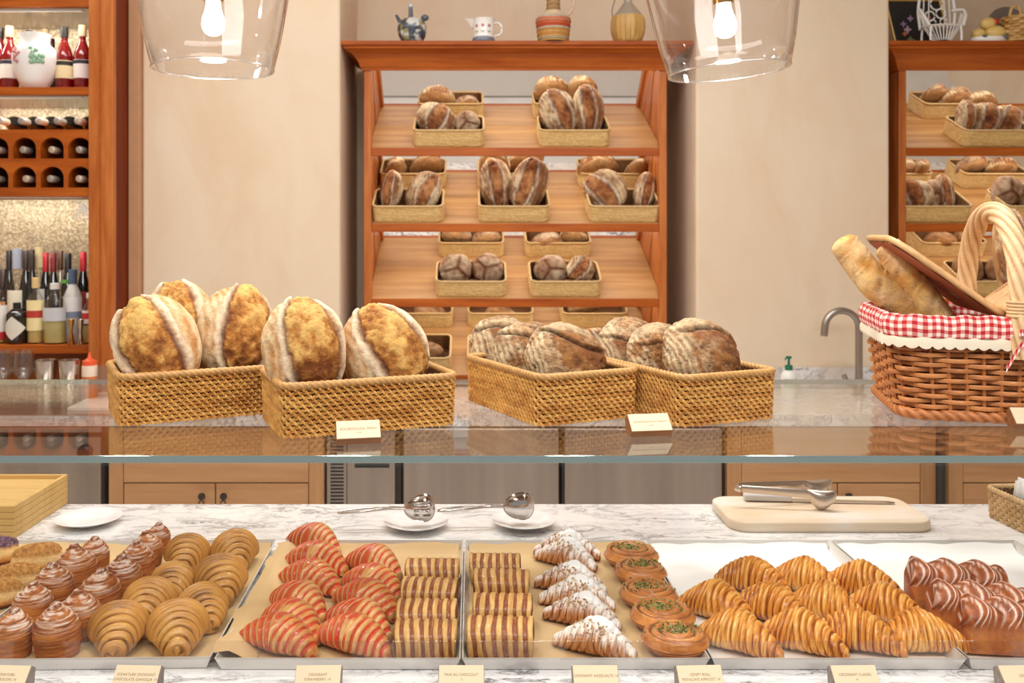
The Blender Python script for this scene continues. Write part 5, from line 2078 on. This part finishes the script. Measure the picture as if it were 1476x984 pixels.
g1 = 'red liqueur bottles beside the vase'
for (px, D, pyt, cap, lab, band, tx) in [
    (0, 4.40, 40, (40, 36, 34), (236, 230, 222), ((40, 40, 50), .75, .95), 'red liqueur bottle at far left edge beside the vase'),
    (14, 4.36, 38, (206, 178, 130), (240, 234, 226), ((40, 40, 60), .78, .98), 'red liqueur bottle with cork top just left of the white vase'),
    (93, 4.36, 39, (40, 36, 34), (232, 214, 168), ((44, 40, 40), .72, .95), 'red liqueur bottle with black cap just right of the white vase'),
    (119, 4.36, 37, (206, 178, 130), (238, 230, 224), ((40, 40, 60), .78, .98), 'red liqueur bottle with cork top next to the right post')]:
    bottle(px, 0, pyt, D, 25, REDL, cap, lab, tx, g1, .36, .55, .17, (.18, .46), zbase=SZ1, band=band)
for (px, D, pyt, cap, tx) in [(42, 4.52, 44, (40, 36, 34), 'bottle with black cap peeking over the left of the vase rim'), (66, 4.52, 42, (196, 170, 130), 'bottle with cork top peeking over the right of the vase rim'),
                              (74, 4.56, 56, (60, 30, 30), 'dark bottle half hidden behind the white vase')]:
    bottle(px, 0, pyt, D, 22, DKG, cap, None, tx, None, .36, .55, .17, zbase=SZ1)
# vase
D = 4.33
k = D / F
prof = []
for (w_, y_) in [(0, 126), (14, 126), (17, 125), (24, 112), (29.5, 96), (31.5, 84), (30.5, 74), (26, 66), (21, 62), (19.5, 58), (20.5, 52), (22, 46.5), (20.5, 46), (18, 54), (17, 62), (12, 66)]:
    prof.append((w_ * k, (126 - y_) * k))
t = tag(bpy.data.objects.new('vase', None), 'white ceramic vase painted with grapes and leaves on the upper bar shelf', 'vase')
C.objects.link(t)
t.location = ((51 - VX) * k, D, SZ1 + .0005)
MB().lathe(prof, 48).build('body', M['white'], t)


def dab(parent, az, z, R, r, col, nm):
    c = Vector((R * math.cos(az), R * math.sin(az), z))
    MB().sphere(c, r, 6, 8, (1, 1, 1)).build(nm, flat(col, .35), parent)


rg = random.Random(4)
gr = MB()
for i in range(17):
    a = -PI / 2 - .50 + rg.uniform(-.3, .3) * (1 - i / 26)
    z = (126 - 70 - i * 1.25) * k
    R_v = np.interp(z, [p[1] for p in prof[:9]], [p[0] for p in prof[:9]])
    gr.sphere((R_v * math.cos(a) * .985, R_v * math.sin(a) * .985, z), .0085, 6, 8)
gr.build('painted_grapes', flat((204, 138, 140), .3), t)
gl_ = MB()
for i in range(16):
    a = -PI / 2 + .52 + rg.uniform(-.32, .32)
    z = (126 - 70 - rg.uniform(0, 22)) * k
    R_v = np.interp(z, [p[1] for p in prof[:9]], [p[0] for p in prof[:9]])
    gl_.sphere((R_v * math.cos(a) * .985, R_v * math.sin(a) * .985, z), .011, 6, 8)
gl_.build('painted_leaves', flat((150, 190, 160), .3), t)

# wine bottles lying in the rack and on top of it
prof = [(0, 0), (.036, 0), (.038, .005), (.038, .19), (.034, .215), (.018, .245), (.0145, .26), (.0145, .318)]
wm = MB().lathe(prof, 20).mesh('glass', DKG)
capm = [MB().lathe([(.0155, .25), (.0165, .27), (.0165, .322), (.013, .325), (0, .325)], 16).mesh('foil_cap', flat(c, .35, .4)) for c in ((196, 178, 160), (168, 158, 148))]


def wine(x, z, label, group, i, yb=4.565):
    t = thing('wine_bottle', label, 'bottle', (x, yb, z), 0, group, (PI / 2, 0, rg.uniform(-.03, .03)))
    link('glass', wm, t)
    link('foil_cap', capm[i % 2], t)
    return t


nmx = ['hidden', 'hidden', 'hidden', 'leftmost', 'third from the post', 'second from the post', 'nearest the right post']
for j, r in enumerate(rows):
    for i, c in enumerate(cx[3:]):
        wine(c - 2.2, r + .0405, f'wine bottle lying in the {["upper", "lower"][j]} rack row, {nmx[i + 3]}', 'wine bottles in the rack', i + j)
for i, px in enumerate((8, 36, 63, 89, 116)):
    wine(xat(px, BD + .05), RZ1 + .0395, f'wine bottle lying on top of the rack, {["fifth", "fourth", "third", "second", "first"][i]} from the right post', 'wine bottles on top of the rack', i)

# lower bar shelf: front row then back row
gf, gk = 'spirit bottles in the front row of the bar', 'bottles in the back row of the bar'
Z2 = SZ2
bottle(-1, 0, 418, 4.38, 24, CLR, (60, 40, 30), (236, 228, 220), 'bottle with white and red label at far left of the front row', gf, .34, .6, .14, (.08, .72), ((200, 160, 90), .9), zbase=Z2, band=((190, 40, 40), .0, .22))
bottle(24.5, 0, 436, 4.36, 30, DKG, (30, 28, 28), (228, 222, 210), 'squat black bottle with pale diamond label', gf, .30, .74, .16, (.10, .68), zbase=Z2, dia=True)
bottle(51.5, 0, 400, 4.37, 24, CLR, (214, 186, 130), (244, 226, 168), 'clear bottle with cream label and red seal', gf, .36, .62, .16, (.20, .66), ((214, 180, 110), .98), zbase=Z2, band=((188, 60, 44), .42, .66))
bottle(79, 0, 408, 4.36, 33, CLR, (220, 216, 210), (206, 208, 212), 'square clear bottle with silver blue label', gf, .32, .68, .10, (.38, .60), ((206, 186, 120), .62), zbase=Z2, square=True)
bottle(105, 0, 388, 4.42, 26, FRO, (70, 90, 112), (236, 234, 236), 'frosted bottle with blue cap and tilted white label', gf, .38, .62, .20, (.34, .62), zbase=Z2, band=((130, 142, 164), .0, .3))
bottle(130, 0, 422, 4.37, 22, CLR, (214, 210, 206), (232, 214, 204), 'clear bottle with red mark next to the right post', gf, .40, .66, .10, (.40, .66), ((196, 160, 96), .55), zbase=Z2, band=((196, 50, 46), .35, .8))
for (px, pyt, w_, gl, cap, lab, liq, tx) in [
    (4, 388, 20, DKG, (60, 44, 40), (226, 150, 90), None, 'dark bottle with orange label at far left of the back row'),
    (13, 361, 15, DKG, (34, 30, 30), None, None, 'slim dark bottle behind the clear ones at left'),
    (25, 358, 26, CLR, (150, 154, 170), (232, 222, 200), ((226, 220, 208), .5), 'tall clear bottle with blue grey stopper in the back row'),
    (37, 361, 16, DKG, (50, 32, 28), None, None, 'dark bottle with brown capsule left of the clear pair'),
    (46, 360, 15, DKG, (44, 34, 30), None, None, 'dark bottle with brown capsule right of the tall clear one'),
    (57, 356, 27, CLR, (200, 180, 140), (214, 206, 200), ((226, 214, 190), .6), 'tall clear bottle with cork in the back row'),
    (66, 364, 17, DKG, (180, 30, 40), None, None, 'dark wine bottle with bright red capsule and green band'),
    (77, 364, 17, DKG, (110, 22, 32), None, None, 'dark wine bottle with maroon capsule'),
    (87, 361, 17, CLR, (90, 60, 40), (232, 200, 140), ((216, 150, 60), .8), 'amber spirit bottle with dark cap in the back row'),
    (98, 365, 19, DKG, (30, 30, 32), (90, 150, 60), None, 'dark bottle with black capsule above a green band'),
    (120, 363, 18, DKG, (196, 40, 50), (150, 60, 40), None, 'dark wine bottle with red capsule near the right post'),
    (134, 364, 16, DKG, (120, 30, 30), (226, 120, 80), None, 'dark bottle half hidden by the right post')]:
    D = 4.47 + .05 * ((px * 7) % 3 == 0)
    bottle(px, 0, pyt, D, w_, gl, cap, lab, tx, gk, .42, .60, .22, (.25, .55) if lab != (90, 150, 60) else (.66, .70), liq, zbase=Z2)
for (px, col, tx) in ((102.5, (206, 160, 96), 'gold double ended jigger on the lower bar shelf'), (116, (206, 198, 186), 'silver double ended jigger on the lower bar shelf')):
    D = 4.31
    k = D / F
    tag(MB().lathe([(0, 0), (5.2 * k, 0), (5.4 * k, .001), (2.0 * k, .062), (5.0 * k, .118), (4.7 * k, .118), (1.4 * k, .066), (0, .064)], 20).build('jigger', flat(col, .2, 1.0), None, True, ((px - VX) * k, D, Z2 + .0005)), tx, 'jigger', 'bar jiggers')

# glassware and tools on the steel worktop under the shelf
D = 4.10
k = D / F
gw = [(0, 0), (.034, 0), (.034, .002), (.006, .006), (.0042, .02), (.0042, .07), (.010, .078), (.030, .092), (.044, .118), (.046, .138), (.041, .175), (.037, .20), (.0362, .20), (.040, .175), (.0448, .138), (.043, .120), (.029, .095), (0, .083)]
wg = MB().lathe(gw, 32).mesh('wine_glass', M['clear'])
for (px, tx) in ((4, 'clear stemmed wine glass at far left under the bar shelf'), (34, 'clear stemmed wine glass beside the steel shakers')):
    o = link('wine_glass', wg, None, ((px - VX) * k, D, ZR + .0005))
    o.scale = (1.05, 1.05, 1.12)
    tag(o, tx, 'glass', 'wine glasses under the bar shelf')
tinm = MB().lathe([(0, 0), (.034, 0), (.036, .004), (.046, .175), (.0475, .176), (.0475, .179), (.045, .178), (.034, .01), (0, .008)], 28).mesh('shaker_tin', M['chrome'])
for (px, tx) in ((66, 'steel shaker tin next to the wine glasses'), (100, 'steel shaker tin next to the orange squeeze bottle')):
    tag(link('shaker_tin', tinm, None, ((px - VX) * k, D, ZR + .0005)), tx, 'shaker', 'steel shaker tins')
t = thing('squeeze_bottle', 'squeeze bottle of orange sauce with bright orange nozzle', 'bottle', ((129 - VX) * k, D, ZR + .0005))
MB().lathe([(0, 0), (.030, 0), (.033, .004), (.033, .108), (0, .108)], 24).build('sauce', flat((206, 116, 60), .3), t)
MB().lathe([(0, .108), (.033, .108), (.033, .152), (.031, .156), (0, .156)], 24).build('body', flat((236, 214, 196), .35), t)
MB().lathe([(0, .156), (.031, .156), (.031, .176), (.018, .182), (.009, .19), (.0035, .215), (0, .215)], 20).build('nozzle', flat((236, 92, 50), .4), t)
t = thing('ice_jar', 'cut glass jar behind the left bread basket', 'jar', ((148 - VX) * k, D + .02, ZR + .0005))
b = MB().lathe([(0, 0), (.034, 0), (.038, .01), (.042, .09), (.043, .15), (.039, .15), (.036, .02), (0, .014)], 9)
b.build('jar', M['clear'], t, False)

# ================================================================ ornaments on the cabinet tops
ZO = EYE + .9375
D = 4.53
k = D / F


def orn(px, name, label, cat, dy=0):
    return thing(name, label, cat, ((px - VX) * (D + dy) / F, D + dy, ZO + .0005))


# painted jug with three spouts
t = orn(594, 'ceramic_jug', 'blue grey painted ceramic jug with spouts at left on the cabinet top', 'jug')
pr = [(0, 0), (13 * k, 0), (15 * k, 1 * k), (19.5 * k, 9 * k), (21.5 * k, 19 * k), (20 * k, 27 * k), (14 * k, 33 * k), (6 * k, 36 * k), (0, 36.5 * k)]
nn, mm = 36, 48
pz = np.array(pr)
q = np.linspace(0, 1, nn)
d_ = np.concatenate([[0], np.cumsum(np.hypot(*np.diff(pz, axis=0).T))])
rr_ = np.interp(q * d_[-1], d_, pz[:, 0])
zz_ = np.interp(q * d_[-1], d_, pz[:, 1])
th_ = np.arange(mm) * 2 * PI / mm
A = np.stack([rr_[:, None] * np.cos(th_), rr_[:, None] * np.sin(th_), zz_[:, None] * np.ones(mm)], -1)
n1_ = fbm(A * 30, 3)
n2_ = fbm(A * 42, 9)
cc = mixc(np.broadcast_to(L3(206, 206, 200), A.shape), np.broadcast_to(L3(62, 70, 84), A.shape), sstep(-.02, .06, n1_))
cc = mixc(cc, np.broadcast_to(L3(140, 134, 84), A.shape), sstep(.10, .16, n2_) * .9)
M['paint'] = painted('painted_ceramic', .15, .04)
MB().grid(A, cv=True, col=cc, flip=True).build('body', M['paint'], t)
b = MB()
b.col = L3(70, 78, 90)
b.tube(resample([(-2 * k, 0, 33 * k), (-2 * k, 0, 42 * k), (-2 * k, 0, 52 * k)], 12, 1), np.linspace(3.6, 2.8, 12) * k, 12)
b.col = L3(190, 196, 200)
b.sphere((-2 * k, 0, 53 * k), 3.6 * k, 8, 10)
b.build('filler_neck', M['paint'], t)
b = MB()
b.col = L3(58, 62, 74)
b.tube([(-15 * k, 0, 26 * k), (-19 * k, 0, 33 * k), (-23 * k, 0, 40 * k)], [3.6 * k, 2.6 * k, 1.8 * k], 12)
b.build('spout', M['paint'], t)
b = MB()
b.col = L3(84, 92, 104)
b.tube([(13 * k, 0, 28 * k), (16 * k, 0, 32 * k)], [3.2 * k, 3.2 * k], 12)
b.sphere((18.5 * k, 0, 36 * k), 5.8 * k, 10, 14, (1, .8, .8))
b.build('knob', M['paint'], t)

# creamer
t = orn(697, 'milk_pitcher', 'small white pitcher painted with dark flowers on the cabinet top', 'pitcher')
pr = [(0, 0), (16 * k, 0), (17 * k, 2 * k), (16 * k, 6 * k), (14.5 * k, 8 * k), (14.5 * k, 12 * k), (15.5 * k, 20 * k), (15.5 * k, 30 * k), (17.5 * k, 33.5 * k), (16 * k, 34 * k), (14 * k, 31 * k), (13 * k, 12 * k), (0, 10 * k)]
cl_ = [L3(120, 126, 140) if z < 6.5 * k else L3(244, 240, 232) for r, z in pr]
MB().lathe(pr, 32, col=cl_).build('body', M['paint'], t)
b = MB()
b.col = L3(244, 240, 232)
A = np.array([[(-13 * k, -5 * k, 22 * k), (-18 * k, 0, 22 * k), (-13 * k, 5 * k, 22 * k)], [(-14 * k, -7 * k, 30 * k), (-22 * k, 0, 30 * k), (-14 * k, 7 * k, 30 * k)], [(-14 * k, -8 * k, 34 * k), (-28 * k, 0, 35 * k), (-14 * k, 8 * k, 34 * k)]])
b.grid(A).build('spout', M['paint'], t)
b = MB()
b.col = L3(244, 240, 232)
b.tube(resample([(15 * k, 0, 28 * k), (22 * k, 0, 29 * k), (27 * k, 0, 22 * k), (25 * k, 0, 12 * k), (16 * k, 0, 9 * k)], 30, 4), 1.5 * k, 8)
b.build('handle', M['paint'], t)
for a in (-.62, 0.0, .62):
    az = -PI / 2 + a - .08
    R0 = 15.7 * k
    for nm, r, col, e in (('painted_petals', 3.3 * k, (42, 46, 70), 0), ('painted_centre', 1.5 * k, (220, 80, 100), .0006)):
        pt = []
        for j in range(20):
            f = j / 20 * 2 * PI
            ra = r * (.62 + .38 * math.cos(5 * f)) if nm == 'painted_petals' else r
            da = ra * math.cos(f) / R0
            pt.append(((R0 + e) * math.cos(az + da), (R0 + e) * math.sin(az + da), 22 * k + ra * math.sin(f)))
        MB().add(pt, [tuple(range(20))]).build(nm, flat(col, .3), t, False)
    lp = [((R0 + .0003) * math.cos(az + u_), (R0 + .0003) * math.sin(az + u_), 15 * k - 3 * k * math.cos(u_ * 7) * .6 + v_) for u_, v_ in ((-.22, .9 * k), (-.1, -.2 * k), (0, -.7 * k), (.1, -.2 * k), (.22, .9 * k), (.1, 1.0 * k), (0, .5 * k), (-.1, 1.0 * k))]
    MB().add(lp, [tuple(range(8))]).build('painted_leaf', flat((110, 130, 70), .3), t, False)

# woven bottle
t = orn(797.5, 'woven_bottle', 'straw woven bottle with orange bands on the cabinet top', 'bottle')
pr, cl_ = [], []
zz = np.linspace(0, 1, 80)
for z in zz:
    y = z * 96
    if y < 33:
        r = np.interp(y, [0, 33], [22, 25.5])
    else:
        r = np.interp(y, [33, 36, 40, 46, 50, 72, 80, 90, 96], [25.5, 23, 17, 10.5, 9.8, 9.0, 9.5, 12, 12])
    r += .7 * math.sin(y * PI / 1.5)
    pr.append((r * k, y * k))
    c = (206, 160, 96)
    if y < 2.5: c = (196, 150, 84)
    elif y < 6: c = (176, 172, 150)
    elif y < 18: c = (204, 150, 80)
    elif y < 20.5: c = (178, 176, 160)
    elif y < 28: c = (202, 92, 52)
    elif y < 30: c = (216, 190, 160)
    elif y < 34: c = (206, 110, 70)
    elif y < 37: c = (186, 178, 160)
    elif y < 46: c = (222, 196, 160)
    else: c = (176, 140, 96)
    cl_.append(L3(*c))
pr.append((0, 96 * k)); cl_.append(cl_[-1])
MB().lathe(pr, 40, col=cl_).build('body', M['rattan'], t)
twisted(resample([(20 * k, 0, 38 * k), (27 * k, 0, 46 * k), (30 * k, 0, 58 * k), (24 * k, 0, 68 * k), (10 * k, 0, 70 * k)], 50, 3), 2.0 * k, 3, 12, 10, L3(190, 60, 50), L3(232, 214, 190)).build('handle', M['rattan'], t)

# demijohn with wooden staves
t = orn(905, 'wicker_flask', 'round flask with wooden staves and metal shoulder on the cabinet top', 'bottle')
pr = [(18, 0), (20, 2), (24, 14), (25, 24), (24, 33), (22.5, 37)]
zz = np.linspace(0, 37, 20)
rr_ = np.interp(zz, [p[1] for p in pr], [p[0] for p in pr])
for i in range(20):
    a0, a1 = i / 20 * 2 * PI + .012, (i + 1) / 20 * 2 * PI - .012
    A = np.array([[((r + d2) * k * math.cos(a), (r + d2) * k * math.sin(a), z * k) for d2, a in ((-1.2, a0), (0, a0), (.25, (a0 + a1) / 2), (0, a1), (-1.2, a1))] for z, r in zip(zz, rr_)])
    o = MB().grid(A, cv=True).build('stave', wood('stave_wood', (176, 132, 70), (216, 174, 104), 'z', .5), t) if i == 0 else link('stave', MB().grid(A, cv=True).mesh('stave', t.children[0].data.materials[0]), t)
MB().lathe([(0, .1 * k), (17 * k, .2 * k), (23 * k, 24 * k), (22.3 * k, 37 * k), (21 * k, 39 * k), (9 * k, 54 * k), (6 * k, 58 * k), (5.5 * k, 70 * k), (6.5 * k, 71 * k), (6.5 * k, 74 * k), (0, 74 * k)], 36).build('flask', flat((206, 200, 190), .25, .8), t)
MB().tube(resample([(-22 * k, -4 * k, 33 * k), (-23 * k, 0, 46 * k), (-19 * k, 0, 62 * k), (-6 * k, 0, 70 * k)], 30, 3), .6 * k, 6).build('wire_handle', M['iron'], t)

# right cabinet: tray, doll chair, ceramic fruit, plate, basket
t = orn(1332, 'painted_tray', 'black tray with gold edge and painted flowers leaning on the right cabinet top', 'tray', .12)
k2 = (D + .12) / F
q4 = [(-40, 0), (38, 0), (22, 68), (-56, 68)]
MB().prism([(x * k2, z * k2) for x, z in q4], 0, .008).build('panel', flat((30, 28, 28), .3), t, False)
fr = MB()
for i in range(4):
    a, c = q4[i], q4[(i + 1) % 4]
    fr.tube([(a[0] * k2, -.002, max(a[1], 1) * k2), (c[0] * k2, -.002, max(c[1], 1) * k2)], .007, 8)
fr.build('gold_edge', flat((206, 172, 104), .3, .6), t)
for (fx, fz, r, c) in ((-30, 34, 5, (150, 120, 160)), (-24, 26, 6, (190, 160, 180)), (-28, 20, 4, (220, 110, 70)), (-20, 12, 5, (120, 130, 80)), (-25, 6, 4, (230, 90, 60)), (-14, 8, 4, (150, 170, 120)), (-20, 42, 5, (170, 140, 180)), (0, 30, 4, (226, 110, 70)), (6, 44, 5, (180, 60, 60))):
    pt = [((fx + r * math.cos(f) * (.7 + .3 * math.cos(4 * f))) * k2, -.0012, (fz + r * math.sin(f) * (.7 + .3 * math.cos(4 * f))) * k2) for f in np.linspace(0, 2 * PI, 17)[:-1]]
    MB().add(pt, [tuple(range(16))]).build('painted_flower', flat(c, .4), t, False)

t = orn(1355, 'doll_chair', 'miniature white wicker chair on top of the right cabinet', 'chair', -.02)
wh = flat((236, 234, 230), .45)
ps = lambda *a: [(x * k, y * k, z * k) for x, y, z in a]
seat = MB().lathe([(0, 20 * k), (27 * k, 20 * k), (29 * k, 21.2 * k), (27 * k, 22.5 * k), (0, 22 * k)], 32, (2 * k, 0, 0), 1, .7)
seat.build('seat', wh, t)
for (x, y) in ((-20, -13), (24, -13), (-20, 13), (24, 13)):
    MB().tube(ps((x, y, 0), (x, y, 10), (x * .95, y, 21)), 1.6 * k, 8).build('leg', wh, t)
sp = MB()
for i in range(15):
    a = i / 14 * PI + PI
    sp.tube(ps((2 + 25 * math.cos(a), 17 * math.sin(a), 20), (2 + 12 * math.cos(a), 12 * math.sin(a), 1)), .8 * k, 5)
sp.build('skirt_spokes', wh, t)
for s in (-1, 1):
    MB().tube(resample(ps((s * 24 + 2, -14, 21), (s * 30 + 2, -10, 36), (s * 32 + 2, 0, 47), (s * 22 + 2, 13, 48)), 24, 4), 2.0 * k, 8).build('armrest', wh, t)
    for dz in (0, 1, 2):
        MB().tube(ps((s * 24 + 2, 2 - dz * 5, 21), (s * (30) + 2, 3 - dz * 4, 42 - dz * 2)), .8 * k, 5).build('arm_spoke', wh, t)
MB().tube(resample(ps((-22, 13, 20), (-25, 14, 45), (-22, 15, 70), (2, 15, 88), (26, 15, 70), (29, 14, 45), (26, 13, 20)), 50, 4), 2.2 * k, 8).build('back_frame', wh, t)
bk = MB()
for (x, z, r) in ((-8, 40, 7), (8, 44, 7), (2, 58, 9), (-4, 30, 5), (12, 32, 5)):
    bk.tube([((x + r * math.cos(a)) * k, 13.5 * k, (z + r * math.sin(a)) * k) for a in np.linspace(0, 2 * PI, 21)[:-1]], 1.1 * k, 6, True)
for x in (-18, -10, 14, 22):
    bk.tube(ps((x, 13.5, 20), (x * .9, 14, 70)), .9 * k, 5)
bk.build('back_scrolls', wh, t)

t = orn(1424, 'ceramic_fruit', 'glazed yellow ceramic fruit on a white base, right cabinet top', 'ornament')
MB().lathe([(0, 0), (24 * k, 0), (26 * k, 3 * k), (25 * k, 7 * k), (20 * k, 8 * k), (0, 8 * k)], 32, sy=.6).build('base', M['white'], t)
ye = flat((228, 196, 120), .12)
for (x, z, r, sx_) in ((-15, 12, 9.5, 1.05), (9, 14, 12, 1.3), (-2, 27, 10.5, 1.05)):
    MB().sphere((x * k, -3 * k, z * k), r * k, 12, 18, (sx_, .9, .85)).build('fruit', ye, t)
MB().sphere((7 * k, -8 * k, 29 * k), 4 * k, 8, 12, (1, .8, 1.2)).build('red_cherry', flat((196, 50, 50), .2), t)
for x in (-11, 19):
    MB().sphere((x * k, -13 * k, 7 * k), 3.2 * k, 6, 10, (1.3, .5, .8)).build('leaf', flat((96, 112, 104), .2), t)
t = orn(1450, 'dark_plate', 'dark grey round plate standing behind the ceramic fruit', 'plate', .13)
MB().lathe([(0, 0), (22 * k2, 0), (29 * k2, .012), (29.5 * k2, .014), (28 * k2, .016), (21 * k2, .005), (0, .004)], 40).build('plate', flat((120, 108, 100), .5), t, rot=(PI / 2 - .15, 0, 0), loc=(0, .0, 30 * k2))
t = orn(1475, 'straw_basket', 'small straw basket with loop handles at right edge on the cabinet top', 'basket', -.01)
weave(54 * k, 34 * k, 36 * k, 14 * k, 9, 11, 1.5 * k, 2.2 * k, 1.6 * k, 8, .06, 0, 4, L3(178, 122, 56), L3(230, 190, 120)).build('woven_wall', M['rattan'], t)
shell_box(54 * k, 34 * k, 34 * k, 12 * k, 1.5 * k).build('lining', M['rattan_in'], t)
for s in (-1, 1):
    twisted(resample([((s * 20 - 8) * k, -14 * k, 34 * k), ((s * 20 - 6) * k, -15 * k, 46 * k), (s * 20 * k, -15 * k, 49 * k), ((s * 20 + 6) * k, -15 * k, 46 * k), ((s * 20 + 8) * k, -14 * k, 34 * k)], 30, 3), 2 * k, 3, 6, 10, L3(190, 132, 60), L3(234, 196, 126)).build('loop_handle', M['rattan'], t)
